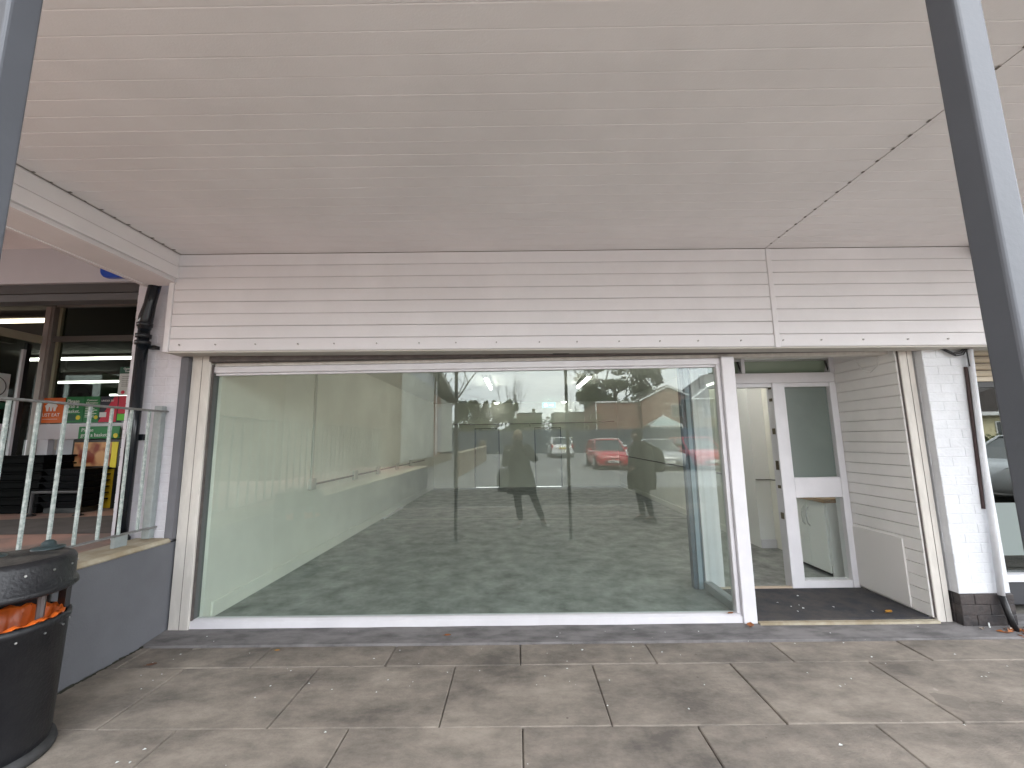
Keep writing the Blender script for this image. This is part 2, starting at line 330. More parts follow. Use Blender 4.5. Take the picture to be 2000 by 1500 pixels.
# strip lights under the ceiling
def strip_light(x, y0, y1, label, CZ=CZ, M_tube=M_tube):
    t = thing('strip_light', (x, (y0 + y1) / 2, CZ), label, 'strip light', 'lit strip lights on the shop ceiling')
    MB().box(x - .045, x + .045, y0, y1, CZ - .05, CZ - .002).build('batten', M_cab, t)
    if CZ < 2.7: bx('wall_arm', M_cab, (x + .046, 3.198, (y0 + y1) / 2 - .03, (y0 + y1) / 2 + .03, CZ - .05, CZ - .01), t)
    MB().tube([(x, y0 + .02, CZ - .068), (x, y1 - .02, CZ - .068)], .026, 8).build('tube', M_tube, t)
strip_light(-.56, 7.45, 8.95, 'lit strip light on the shop ceiling above the left back door')
strip_light(1.36, 7.45, 8.95, 'lit strip light on the shop ceiling right of the middle, seen against the tree reflection')
strip_light(2.45, 4.55, 5.45, 'added strip light, out of view inside the shop doorway above the cabinet', 2.70, mat('doorway_fill_tube', (1, 1, 1), .5, emit=((1, .97, .9), 11)))  # added lamp, hidden from the camera, brightens the doorway and cabinet
strip_light(3.10, 6.3, 7.3, 'lit strip light at the right of the shop seen through the side return glass', 2.58)
def spot(x, lab):
    t = thing('ceiling_lamp', (x, 12.7, CZ), lab, 'ceiling lamp', 'small lamps at the back of the shop ceiling')
    MB().lathe([(0.0, CZ - .002), (.09, CZ - .002), (.09, CZ - .03)], x, 12.7, 14).build('base', M_cab, t)
    MB().lathe([(.075, CZ - .03), (.06, CZ - .06), (0.0, CZ - .068)], x, 12.7, 14).build('diffuser', M_tube, t, smooth=True)
spot(-.62, 'small lit lamp at the back of the ceiling, left one'); spot(1.48, 'small lit lamp at the back of the ceiling, right one')
t = thing('exit_sign', (.98, 12.3, 2.62), 'small lit green exit sign hanging at the back of the shop', 'exit sign')
M_exit = mat('exit_green', (.1, .5, .42), .5, emit=((.12, .62, .52), .25))
bx('panel', M_exit, (.78, 1.18, 12.29, 12.31, 2.46, 2.62), t); bx('bracket', M_steel, (.96, 1.0, 12.29, 12.31, 2.62, CZ), t)
b = MB(); M_exw = mat('exit_white', (.9, 1, .95), .5, emit=((.8, 1, .95), .5))
b.box(.84, .855, 12.284, 12.289, 2.50, 2.58); b.tube([(.9, 12.286, 2.55), (.94, 12.286, 2.53), (.92, 12.286, 2.49)], .008, 5); b.tube([(.9, 12.286, 2.56), (.88, 12.286, 2.52), (.86, 12.286, 2.49)], .008, 5); b.tube([(.89, 12.286, 2.585), (.905, 12.286, 2.585)], .012, 6)
b.prism([(1.0, 2.545), (1.07, 2.545), (1.07, 2.57), (1.12, 2.535), (1.07, 2.50), (1.07, 2.525), (1.0, 2.525)], 12.284, 12.289); b.build('symbol', M_exw, t)
# base cabinet
t = thing('base_cabinet', (3.4, 4.75, FZ), 'white kitchen base cabinet with oak worktop behind the lower side pane', 'cabinet')
bx('carcass', M_cab, (3.235, 3.80, 4.46, 5.02, .16, .80), t, bevel=.003); bx('worktop', M_wood, (3.19, 3.85, 4.43, 5.04, .80, .84), t, bevel=.004); bx('plinth', M_black, (3.27, 3.8, 4.48, 5.02, FZ, .16), t)
bx('end_panel', M_cab, (3.225, 3.80, 4.438, 4.458, FZ, .80), t)
for ya in (4.47, 4.745):
    d = bx('door', M_cab, (3.215, 3.233, ya, ya + .27, .09, .79), t, bevel=.003)
    yh = ya + .235 if ya < 4.6 else ya + .035
    MB().tube([(3.215, yh, .52), (3.19, yh, .55), (3.182, yh, .62), (3.19, yh, .69), (3.215, yh, .72)], .006, 6).build('handle', M_steel, d)

# ------------------------------------------------------------------ shop window
win = thing('shop_window', (-.45, 3.5, 0), 'large single pane shop window in a white frame reflecting the car park', 'shop window')
bx('pane', M_glass, (-2.70, 1.765, 3.553, 3.559, .06, 2.14), win)
b = MB(); b.box(-2.68, 1.776, 3.50, 3.58, .022, .082); b.prism([(3.505, .082), (3.58, .082), (3.58, .094), (3.53, .094)], -2.68, 1.776, 'x'); b.build('sill', M_frame, win, bevel=.003)
bx('head', M_frame, (-2.68, 1.776, 3.515, 3.60, 2.128, 2.185), win, bevel=.004)
bx('head_bead', M_frame, (-2.66, 1.745, 3.53, 3.552, 2.108, 2.127), win, bevel=.003)
bx('jamb', mat('jamb_dark', (.11, .115, .115), .5), (-2.672, -2.66, 3.52, 3.58, .095, 2.107), win)
bx('glazing_bead', M_frame, (1.742, 1.774, 3.515, 3.58, .095, 2.127), win, bevel=.003)
bx('mullion', M_frame, (1.777, 1.886, 3.485, 3.60, .022, 2.19), win, bevel=.004)
# glazed return into the entrance recess
ret = thing('return_glazing', (1.82, 3.9, FZ), 'narrow side pane returning from the shop window to the shop door', 'glazing')
bx('pane', M_glass2, (1.818, 1.824, 3.61, 4.19, .12, 2.2), ret)
bx('bottom_rail', mat('rail_grey', (.33, .34, .35), .5), (1.785, 1.86, 3.605, 4.19, FZ, .12), ret, bevel=.003)
bx('top_rail', M_frame, (1.785, 1.86, 3.605, 4.19, 2.2, 2.30), ret)
bx('jamb', M_frame, (1.802, 1.985, 4.192, 4.29, FZ, 2.30), ret, bevel=.003); bx('jamb_shade', mat('jamb_shade_bluegrey', (.06, .085, .11), .4), (1.695, 1.80, 4.20, 4.27, FZ, 2.30), ret); bx('jamb_shade_bead', mat('bead_bluegrey', (.22, .28, .33), .4), (1.735, 1.775, 4.185, 4.199, FZ, 2.30), ret)  # dark blue-grey strip paints in the jamb's shaded side, with a lighter line
# lintel over everything
bx('lintel', M_rail, (-2.67, 3.29, 3.56, 3.66, 2.20, 2.9), shop)
bx('upper_wall', mat('upper_brick', (.3, .2, .15), .9), (-14, 14, 3.62, 13.3, 3.58, 7.0), shop); bx('header_wall', M_iwall, (-3.34, 14, 3.665, 3.9, 2.91, 3.575), shop)
bx('recess_ceiling', M_frame, (1.88, 3.30, 3.66, 4.34, 2.30, 2.38), shop)

# ------------------------------------------------------------------ entrance recess
mt = thing('entrance_mat', (2.6, 3.85, FZ), 'worn black entrance mat on the floor of the door recess', 'mat')
bx('pile', M_mat, (1.90, 3.27, 3.50, 4.17, .03, .056), mt, bevel=.003); bx('edging', M_coping, (1.89, 3.29, 3.455, 3.497, .01, .046), mt)
bx('threshold_bar', mat('threshold_strip_metal', (.45, .36, .28), .5), (1.89, 2.62, 4.175, 4.21, .03, .066), mt)
rec = thing('recess_panelling', (3.28, 3.85, 0), 'white boarded side wall of the door recess with a flush access panel', 'panelling')
bx('backing', M_groove, (3.302, 3.40, 3.575, 4.30, 0, 2.30), rec)
bsrc = None
M_board = mat('recess_board_white', (.85, .835, .815), .5, var=.07, vscale=3, bump=.05)
for i in range(23):
    z0 = .055 + i * .0985
    if bsrc is None:
        bsrc = MB().prism([(3.30, z0), (3.279, z0 + .002), (3.277, z0 + .012), (3.275, z0 + .0965), (3.30, z0 + .0965)], 3.50, 4.20, 'y').build('board', M_board, rec)
    else: inst(bsrc, rec, (0, 0, i * .0985))
bx('access_panel', mat('access_panel_white', (.74, .72, .70), .45), (3.258, 3.274, 3.66, 4.19, .075, .62), rec, bevel=.003)
MB().tube([(3.265, 3.62, 2.24), (3.262, 3.66, 2.12), (3.262, 3.74, 2.07), (3.262, 3.83, 2.10), (3.264, 3.88, 2.2)], .005, 6).build('loose_wire', M_board, rec)
scr = thing('door_screen', (2.75, 4.2, FZ), 'white door screen with open doorway, side pane and tilted fanlights', 'door screen')
bx('door_post', M_frame, (2.62, 2.745, 4.17, 4.28, FZ, 2.04), scr, bevel=.004)
bx('transom', M_frame, (1.886, 3.27, 4.172, 4.28, 2.042, 2.145), scr, bevel=.004)
bx('stile', M_frame, (3.205, 3.272, 4.175, 4.28, FZ, 2.04), scr, bevel=.004)
bx('mid_rail', M_frame, (2.747, 3.203, 4.175, 4.28, .895, 1.09), scr, bevel=.004)
b = MB().box(2.747, 3.203, 4.18, 4.28, FZ, .118); b.build('bottom_rail', M_frame, scr, bevel=.004)
bx('top_bead', M_frame, (2.747, 3.203, 4.182, 4.28, 2.0, 2.04), scr)
bx('head_trim', M_frame, (1.89, 2.62, 4.178, 4.28, 2.0, 2.04), scr, bevel=.003)
bx('upper_pane', mat('frosted_glass', (.17, .205, .185), .25, var=.12, vscale=2, spec=.6), (2.747, 3.203, 4.222, 4.228, 1.09, 2.0), scr)
bx('lower_pane', M_glass2, (2.747, 3.203, 4.222, 4.228, .118, .895), scr)
bx('fanlight_mullion', M_frame, (2.325, 2.36, 4.17, 4.28, 2.147, 2.298), scr); bx('fanlight_jamb', M_frame, (3.225, 3.275, 4.17, 4.28, 2.147, 2.298), scr)
for (xa, xb) in ((1.888, 2.323), (2.362, 3.223)):
    f = MB(); f.add([(xa, 4.25, 2.15), (xb, 4.25, 2.15), (xb, 4.19, 2.285), (xa, 4.19, 2.285), (xa, 4.256, 2.152), (xb, 4.256, 2.152), (xb, 4.196, 2.287), (xa, 4.196, 2.287)],
                    [(0, 1, 2, 3), (7, 6, 5, 4), (0, 4, 5, 1), (1, 5, 6, 2), (2, 6, 7, 3), (3, 7, 4, 0)])
    p = f.build('fanlight_pane', mat('fanlight_glass', (.23, .29, .22), .15, spec=.6), scr)
    bx('bar', M_steel, (xa, xb, 4.18, 4.192, 2.272, 2.288), p)
    MB().tube([(xb - .03, 4.18, 2.27), (xb + .01, 4.20, 2.16)], .008, 6).build('stay', M_black, p)
for zz, hh in ((1.99, .02), (1.87, .03), (1.55, .06), (1.21, .09), (1.0, .03), (.72, .06)):
    bx('lock_keep', mat('keep_brown', (.10, .08, .05), .5), (2.612, 2.6195, 4.19, 4.23, zz - hh / 2, zz + hh / 2), scr)

# ------------------------------------------------------------------ roller shutter parts
sh = thing('roller_shutter', (.3, 3.5, 0), 'raised roller shutter with cream guide rails either side of the shop front', 'roller shutter')
for (xa, xb) in ((-2.838, -2.674), (3.296, 3.412)):
    b = MB(); b.box(xa, xb, 3.482, 3.512, 0.005, 2.28); b.box(xa + .012, xb - .012, 3.513, 3.57, .005, 2.28)
    g = b.build('guide_rail', M_rail, sh, bevel=.004)
    xm = xa + (xb - xa) * .55
    bx('seam', M_groove, (xm, xm + .003, 3.4795, 3.4815, .01, 2.27), g)
bx('rail_lining', M_brown, (-2.673, -2.662, 3.50, 3.52, .09, 2.2), sh); bx('rail_lining', M_brown, (3.288, 3.2945, 3.487, 3.497, .06, 2.25), sh)
bx('bottom_bar', M_brown, (-2.672, 3.294, 3.455, 3.52, 2.218, 2.30), sh, bevel=.004)
bx('slot_cover', M_rail, (-2.672, 1.775, 3.53, 3.56, 2.19, 2.216), sh)
b = MB().tube([(.32, 3.45, 2.236), (.46, 3.45, 2.236)], .010, 6); b.build('pull_handle', M_black, sh)

# ------------------------------------------------------------------ fascia and canopy (they hang about half a degree out of level)
fa = thing('shop_fascia', (.45, 3.3, 2.24), 'white boarded fascia over the shop front with a row of screws', 'fascia')
FB, FT, FYF = 2.236, 3.10, 3.30
bx('carcass', M_groove, (-2.925, 6.5, FYF + .02, 3.55, FB + .03, FT), fa, tilt=True)
pitch = (FT - FB - .012) / 8
for (xa, xb) in ((-2.90, 2.13), (2.175, 6.5)):
    for i in range(8):
        z0 = FB + .012 + i * pitch
        j = random.uniform(-.0012, .0012)
        MB().prism([(FYF + .019, z0), (FYF + j + .003, z0 + .001), (FYF + j, z0 + .006), (FYF + j - .002, z0 + pitch - .0045), (FYF + .019, z0 + pitch - .0045)], xa, xb, 'x').build('fascia_board', M_fascia, fa, tilt=True)
bx('joint_strip', M_fascia, (2.132, 2.173, FYF - .008, FYF + .018, FB + .005, FT - .004), fa, tilt=True, bevel=.002)
bx('corner_trim', M_fascia, (-2.945, -2.902, FYF - .010, FYF + .25, FB + .004, 2.905), fa, tilt=True, bevel=.002)
bx('soffit_strip', mat('fascia_underside', (.52, .50, .46), .6), (-2.93, 6.5, FYF + .004, 3.455, FB - .002, FB + .010), fa, tilt=True)
bs = None
for i in range(20):
    x = -2.83 + i * .335 + random.uniform(-.02, .02)
    if x > 3.9: break
    z = FB + .065 - .0104 * (x - .45)
    if bs is None:
        bs = MB().tube([(x, FYF - .008, z), (x, FYF + .002, z)], .0065, 8).build('screw_head', mat('screw_zinc', (.34, .33, .32), .4, metal=.5), fa); x0, zz0 = x, z
    else: inst(bs, fa, (x - x0, 0, z - zz0))
can = thing('canopy', (.45, 1.9, 3.1), 'white boarded canopy soffit over the pavement with its box beam', 'canopy')
bx('deck', mat('soffit_gap', (.62, .58, .55), .9), (-2.904, 6.5, .502, 3.52, 3.112, 3.30), can, tilt=True)
# boards 100 mm wide, each lapping a touch below the next
proto = {}
for (xa, xb) in ((-2.868, 2.13), (2.165, 6.5)):
    nb = 28
    for i in range(nb):
        y1 = 3.297 - i * .1; y0 = y1 - .0998
        if xa not in proto:
            z = 3.10
            proto[xa] = (MB().prism([(y1, z + .0012), (y1 - .003, z), (y0 + .004, z - .0009), (y0 + .0008, z + .0004), (y0, z + .012), (y1, z + .011)], xa, xb, 'x').build('soffit_board', M_soffit, can, tilt=True), y1)
        else: inst(proto[xa][0], can, (0, y1 - proto[xa][1], random.uniform(-.0007, .0007)))
bx('joint_strip', M_soffit, (2.134, 2.161, .5, 3.297, 3.097, 3.106), can, tilt=True)
b = MB()
for i in range(28):
    yy = 3.2 - i * .1; b.prism([(yy - .010, 3.0953), (yy + .010, 3.0953), (yy + .004, 3.0965), (yy - .004, 3.0965)], 2.118, 2.132, 'x')
    b.box(-2.868, -2.868 + random.uniform(.006, .03), yy - .006, yy + .006, 3.0945, 3.096)
b.build('board_gap', M_groove, can, tilt=True)
bx('front_gutter', M_post, (-9, 9, .34, .42, 3.02, 3.26), can); bx('front_fascia', M_fascia, (-9, 9, .42, .50, 3.06, 3.30), can)
bm_ = bx('box_beam', M_soffit, (-3.185, -2.905, .46, 3.36, 2.885, 3.34), can)
b = MB(); b.box(-2.904, -2.884, .46, 3.298, 3.020, 3.133); bo = b.build('beam_board', M_soffit, can, bevel=.002)
b = MB(); b.box(-2.900, -2.878, .46, 3.34, 2.915, 3.016); b.build('beam_board', M_soffit, can, bevel=.003)
b = MB(); b.box(-3.182, -2.886, .46, 3.35, 2.876, 2.884); b.box(-3.20, -3.165, .46, 3.345, 2.868, 2.8755); b.build('beam_underside', M_soffit, can)
b = MB(); b.box(3.84, 3.90, 2.3, 3.285, 2.985, 3.035); t = thing('black_bracket', (3.87, 3.2, 3.0), 'black square bracket arm under the canopy by the right post', 'bracket')
b.build('arm', M_black, t, bevel=.003); bx('white_cap', M_fascia, (3.83, 3.91, 2.3, 3.285, 3.037, 3.055), t)

# posts that carry the canopy edge
def post(x0, x1, y0, y1, label):
    t = thing('canopy_post', ((x0 + x1) / 2, (y0 + y1) / 2, 0), label, 'post', 'grey steel posts of the canopy')
    MB().box(x0, x1, y0, y1, 0, 3.09).build('shaft', M_post, t, bevel=.006, seg=3)
    MB().box(x0 - .05, x1 + .05, y0 - .05, y1 + .05, 0, .012).build('base_plate', M_post, t, bevel=.003)
post(-.982, -.93, .642, .692, 'dark grey steel post at the left edge of the picture')
post(.771, .818, .617, .665, 'dark grey steel post on the right, in front of the brick pier')

# ------------------------------------------------------------------ painted brick piers
def brick_proto(w, m, nm='brick', d=.05, h=.0715):
    o = MB().box(-w / 2, w / 2, 0, d, -h / 2, h / 2).build(nm, m, bevel=.003); return o
def brick_face(parent, x0, x1, yf, z0, z1, m, start=0):
    """running bond, each brick an object; the face looks to -Y"""
    o = ORG[parent.name]; ps = {}; k = start; z = z0
    while z + .07 <= z1 + .01:
        x = x0 - (.1125 if k % 2 else 0)
        while x < x1 - .005:
            a, c = max(x, x0) + .002, min(x + .225, x1) - .002
            if c - a > .03:
                w = round(c - a, 3)
                if w not in ps:
                    ps[w] = brick_proto(w, m); q = ps[w]; q.parent = parent
                else: q = ps[w].copy(); COL.objects.link(q)
                q.parent = parent; q.location = Vector(((a + c) / 2, yf + random.uniform(-.001, .001), z + .0375)) - o
                q.rotation_euler = (0, random.uniform(-.003, .003), random.uniform(-.003, .003))
            x += .225
        z += .075; k += 1
def brick_side(parent, xf, y0, y1, z0, z1, m):
    o = ORG[parent.name]; pr = None; z = z0; k = 0
    while z + .07 <= z1 + .01:
        if pr is None: pr = MB().box(0, .05, -(y1 - y0) / 2 + .004, (y1 - y0) / 2 - .004, -.0358, .0358).build('brick', m, bevel=.003); q = pr
        else: q = pr.copy(); COL.objects.link(q)
        q.parent = parent; q.location = Vector((xf + random.uniform(-.0008, .0008), (y0 + y1) / 2, z + .0375)) - o
        z += .075; k += 1
pr = thing('brick_pier', (3.63, 3.5, 0), 'white painted brick pier with black base right of the shop door', 'pier')
bx('core', M_wbrick, (3.4325, 3.828, 3.4225, 3.9, .26, 2.30), pr); bx('base_core', M_kbrick, (3.428, 3.836, 3.418, 3.9, -.05, .258), pr)
brick_face(pr, 3.432, 3.83, 3.420, .26, 2.24, M_wbrick); brick_side(pr, 3.4305, 3.476, 3.58, .26, 2.24, M_wbrick); 
brick_face(pr, 3.423, 3.84, 3.411, .03, .25, M_kbrick, 1); brick_side(pr, 3.421, 3.466, 3.58, .03, .25, M_kbrick)
pl = thing('brick_pier', (-3.13, 3.5, .74), 'lilac white painted brick pier left of the shop behind the drainpipe', 'pier')
bx('core', M_lbrick, (-3.355, -2.90, 3.4525, 4.0, .5, 2.98), pl); brick_face(pl, -3.36, -2.908, 3.450, .74, 2.26, M_lbrick); brick_face(pl, -3.36, -3.02, 3.450, 2.24, 2.95, M_lbrick)
b = MB(); bx('grey_reveal', M_rgrey, (-2.907, -2.842, 3.445, 3.54, .74, 2.26), pl)
# drainpipe on the left pier
dp = thing('drainpipe', (-3.2, 3.39, .74), 'glossy black cast iron drainpipe on the left brick pier', 'drainpipe')
MB().tube([(-3.205, 3.385, .76), (-3.205, 3.385, 2.50)], .042, 16).build('pipe', M_blackgloss, dp, smooth=True)
MB().tube([(-3.205, 3.385, 2.50), (-3.20, 3.385, 2.6), (-3.165, 3.37, 2.72), (-3.12, 3.36, 2.95)], [.046, .052, .043, .046], 16).build('swan_neck', M_blackgloss, dp, smooth=True)
for z in (2.38, 2.44, 2.54): MB().lathe([(.04, z - .02), (.054, z - .018), (.056, z + .015), (.04, z + .02)], -3.205, 3.385, 16).build('collar', M_blackgloss, dp, smooth=True)
MB().box(-3.17, -3.11, 3.40, 3.45, 2.33, 2.36).build('bracket', M_blackgloss, dp); MB().box(-3.26, -3.15, 3.42, 3.45, 1.55, 1.60).build('bracket', M_blackgloss, dp)
MB().lathe([(.038, .80), (.06, .77), (.06, .745), (.0, .745)], -3.205, 3.385, 14).build('shoe', M_blackgloss, dp)
# white conduit on the right pier
cp2 = thing('downpipe', (3.74, 3.38, 0), 'white painted downpipe with black foot on the right brick pier', 'downpipe')
MB().tube([(3.795, 3.385, 2.20), (3.76, 3.385, 1.4), (3.715, 3.385, .26)], .021, 10).build('pipe', M_wbrick, cp2, smooth=True)
MB().tube([(3.715, 3.385, .257), (3.735, 3.37, .1), (3.745, 3.35, .005)], .021, 10).build('foot', M_black, cp2, smooth=True)
MB().tube([(3.762, 3.405, 2.05), (3.745, 3.41, 1.5), (3.72, 3.412, .9)], .012, 6).build('cable', mat('old_cable', (.05, .03, .03), .7), cp2)
cb = thing('cable_bundle', (3.68, 3.38, 2.2), 'drooping black cables under the fascia at the top of the right pier', 'cables')
for dx, dz, r in ((0, 0, .007), (.012, -.014, .006), (-.012, .012, .006)):
    MB().tube([(3.55 + dx, 3.40, 2.215), (3.60 + dx, 3.385, 2.19 + dz), (3.66 + dx, 3.38, 2.155 + dz), (3.72 + dx, 3.38, 2.165 + dz), (3.77 + dx, 3.385, 2.21)], r, 6).build('cable', M_black, cb, smooth=True)
MB().tube([(3.77, 3.385, 2.21), (3.765, 3.378, 2.05)], .005, 6).build('cable', M_black, cb)
bx('bracket_plate', M_black, (3.52, 3.83, 3.36, 3.42, 2.204, 2.214), cb)

# ------------------------------------------------------------------ neighbour on the right
rs = thing('neighbour_shop', (5.5, 3.9, 0), 'neighbouring shop at the right edge with beige shutter and reflecting window', 'shop')
bx('wall', M_wbrick, (3.84, 3.9, 3.95, 4.3, 0, 3.1), rs); 
bsl = None; M_beige = mat('shutter_beige', (.60, .52, .40), .5, var=.08)
for i in range(6):
    z0 = 2.03 + i * .068
    if bsl is None: bsl = MB().prism([(3.90, z0), (3.885, z0 + .006), (3.872, z0 + .03), (3.885, z0 + .058), (3.90, z0 + .062)], 3.9, 8.0, 'x').build('shutter_slat', M_beige, rs)
    else: inst(bsl, rs, (0, 0, i * .068))
bx('shutter_back', M_groove, (3.9, 8, 3.901, 3.95, 1.98, 2.5), rs); bx('bottom_lath', M_beige, (3.9, 8, 3.87, 3.899, 1.985, 2.026), rs)
bx('window_head', M_black, (3.9, 8, 3.90, 3.96, 1.93, 1.984), rs)
bx('window_pane', M_glassr, (3.95, 8, 3.93, 3.936, .25, 1.93), rs)
bx('frosted_panel', mat('frost_film', (.20, .235, .225), .35), (3.95, 8, 3.921, 3.929, .40, .86), rs)
bx('sill', M_frame, (3.9, 8, 3.86, 3.96, .19, .25), rs, bevel=.004); bx('stall_riser', mat('riser_dark', (.05, .05, .055), .6), (3.85, 8, 3.88, 3.96, 0, .189), rs)
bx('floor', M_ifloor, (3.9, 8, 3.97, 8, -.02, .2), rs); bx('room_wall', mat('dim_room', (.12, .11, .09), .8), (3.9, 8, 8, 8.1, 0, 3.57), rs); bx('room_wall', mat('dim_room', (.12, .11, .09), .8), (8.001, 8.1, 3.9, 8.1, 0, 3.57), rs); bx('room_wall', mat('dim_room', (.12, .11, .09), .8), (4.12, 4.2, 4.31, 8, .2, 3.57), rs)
bx('doorstep_strip', M_frame, (4.2, 6, 3.52, 3.57, .0, .075), rs)

# ------------------------------------------------------------------ raised terrace and its wall on the left
TZ = .74
M_ter = mat('terrace_paving', (.40, .24, .19), .85, col2=(.24, .18, .155), vscale=.9, lo=.45, hi=.56, detail=5, bump=.3, bscale=50)
te = structure(bx('terrace', M_ter, (-14, -3.12, -6, 6.0, 0, TZ - .004)))
te2 = MB().add([(-9, 3.72, TZ), (-3.36, 3.72, TZ), (-3.36, 4.9, TZ), (-5.0, 4.55, TZ), (-9, 3.95, TZ)], [(0, 1, 2, 3, 4)]).build('tarmac_patch', mat('terrace_tarmac', (.13, .115, .105), .9, var=.25, vscale=4, bump=.3), te, fix=False)
rw = thing('retaining_wall', (-2.98, 1.0, 0), 'grey rendered retaining wall with stone coping behind the litter bin', 'wall')
bx('render', M_wallgrey, (-3.12, -2.852, -6, 3.56, -.05, .715), rw)
b = MB().prism([(-3.13, .716), (-2.845, .716), (-2.838, .728), (-2.86, .752), (-3.13, .757)], -6, 3.44, 'y'); b.build('coping', M_coping, rw, bevel=.004)
b = MB(); 
for i in range(60):                                                # moss and grit along the foot of the wall
    yy = 1.9 + i * .026; b.tube([(-2.85 + random.uniform(0, .012), yy, .002), (-2.845 + random.uniform(0, .012), yy + .03, .004)], random.uniform(.003, .011), 5)
b.build('grit_line', mat('moss_dark', (.03, .03, .022), .95), rw)
rl = thing('railing', (-3.0, 2.5, .76), 'chipped pale green metal railing on the terrace wall', 'railing')
M_green = mat('railing_paint', (.29, .345, .33), .5, col2=(.46, .51, .49), vscale=40, lo=.4, hi=.55, bump=.5, bscale=120, spots=[(26, .10, (.07, .05, .04), .10)])
M_toprail = mat('rail_grey_paint', (.22, .22, .215), .5, var=.3, vscale=25, bump=.3)
bx('top_rail', M_toprail, (-3.015, -2.975, -2.0, 3.50, 1.782, 1.797), rl, bevel=.002)
bx('bottom_rail', M_toprail, (-3.015, -2.975, -2.0, 3.49, .836, .848), rl, bevel=.002)
pk = None
for i in range(34):
    yy = 3.29 - i * .155
    if pk is None: pk = bx('picket', M_green, (-3.004, -2.986, yy - .0085, yy + .0085, .848, 1.782), rl, bevel=.002); y0 = yy
    else: inst(pk, rl, (0, yy - y0, 0), rot=(0, 0, random.uniform(-.03, .03)) if False else None)
bx('end_post', mat('post_pale_green', (.30, .335, .335), .5, var=.15, vscale=18, bump=.3), (-3.055, -2.99, 3.395, 3.445, .757, 1.835), rl, bevel=.004)
bx('foot', mat('post_pale_green', (.36, .40, .40), .5), (-3.01, -2.98, 3.10, 3.2, .757, .836), rl)

# ------------------------------------------------------------------ convenience store on the left
st = thing('convenience_store', (-8, 5.3, .74), 'neighbouring convenience store with recessed glass front on the raised terrace', 'shop')
M_sf = mat('store_fascia_grey', (.50, .50, .54), .5, var=.05); M_dark = mat('store_dark_frame', (.055, .052, .052), .6); M_alum = mat('store_frame', (.34, .31, .29), .45, var=.1)
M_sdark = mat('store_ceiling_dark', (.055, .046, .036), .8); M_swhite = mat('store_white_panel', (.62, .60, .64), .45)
FY = 5.30
bx('fascia_panel', M_sf, (-14, -3.30, 3.50, 3.60, 2.985, 3.34), st); bx('soffit', M_soffit, (-14, -3.188, .5, 3.5, 3.32, 3.40), st)
bx('shutter_box', M_dark, (-14, -3.37, 3.53, 3.62, 2.90, 2.984), st); bx('shutter_lath', mat('lath_grey', (.08, .08, .083), .5), (-14, -3.37, 3.54, 3.66, 2.83, 2.895), st)
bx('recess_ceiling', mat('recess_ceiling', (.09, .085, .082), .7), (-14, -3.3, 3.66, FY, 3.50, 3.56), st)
bx('header', M_dark, (-14, -3.3, 3.601, 3.659, 2.99, 3.56), st)
bx('side_wall', M_lbrick, (-3.40, -3.34, 4.0, FY + .1, .5, 3.5), st)
bx('head', M_alum, (-6.24, -3.4, FY - .02, FY + .06, 3.40, 3.47), st); bx('head_panel', M_sdark, (-14, -3.4, FY, FY + .06, 3.47, 3.56), st)
bx('corner_post', M_alum, (-6.36, -6.24, FY - .04, FY + .06, TZ, 3.40), st, bevel=.004); bx('post_cover', mat('post_pink', (.42, .36, .34), .5), (-6.34, -6.27, FY - .055, FY - .041, 1.8, 3.39), st)
bx('side_post', mat('frame_olive', (.30, .29, .20), .5), (-6.20, -6.16, FY - .01, FY + .05, 1.82, 3.39), st)
bx('transom', M_sdark if False else mat('transom_dark', (.16, .15, .14), .5), (-6.24, -3.4, FY - .02, FY + .06, 2.91, 2.985), st)
bx('window_pane', M_glassd, (-6.16, -3.4, FY + .02, FY + .026, 1.79, 2.94), st); bx('window_pane', M_glassd, (-6.18, -3.41, FY + .02, FY + .026, 2.96, 3.43), st)
bx('sill_panel', M_swhite, (-6.24, -3.4, FY - .03, FY + .06, 1.605, 1.805), st, bevel=.003)
bx('lower_panel', mat('store_lower_grey', (.44, .45, .50), .5), (-6.0, -3.4, FY, FY + .06, TZ, 1.603), st)
bx('lower_post', M_swhite, (-6.42, -6.10, FY - .02, FY + .05, TZ, 1.603), st)
b = MB().tube([(-5.62, FY - .006, 1.28), (-5.62, FY - .006, 1.44), (-5.58, FY - .006, 1.485), (-5.1, FY - .006, 1.49)], .006, 5); b.build('panel_outline', M_dark, st)
# door return running towards the street
RXs = -6.36
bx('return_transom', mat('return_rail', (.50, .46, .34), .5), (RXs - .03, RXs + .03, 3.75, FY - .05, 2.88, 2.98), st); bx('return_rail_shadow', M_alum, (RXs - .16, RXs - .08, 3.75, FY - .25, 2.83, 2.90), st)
bx('return_pane', M_glassd, (RXs - .004, RXs + .004, 3.8, FY - .05, TZ, 2.88), st)
bx('door_stile', M_swhite, (RXs - .01, RXs + .03, 5.06, 5.09, TZ, 2.76), st); bx('door_seal', M_black, (RXs - .01, RXs + .03, 5.091, 5.14, TZ, 2.85), st)
bx('door_rail', M_swhite, (RXs + .005, RXs + .03, 4.2, 5.02, 1.60, 1.80), st)
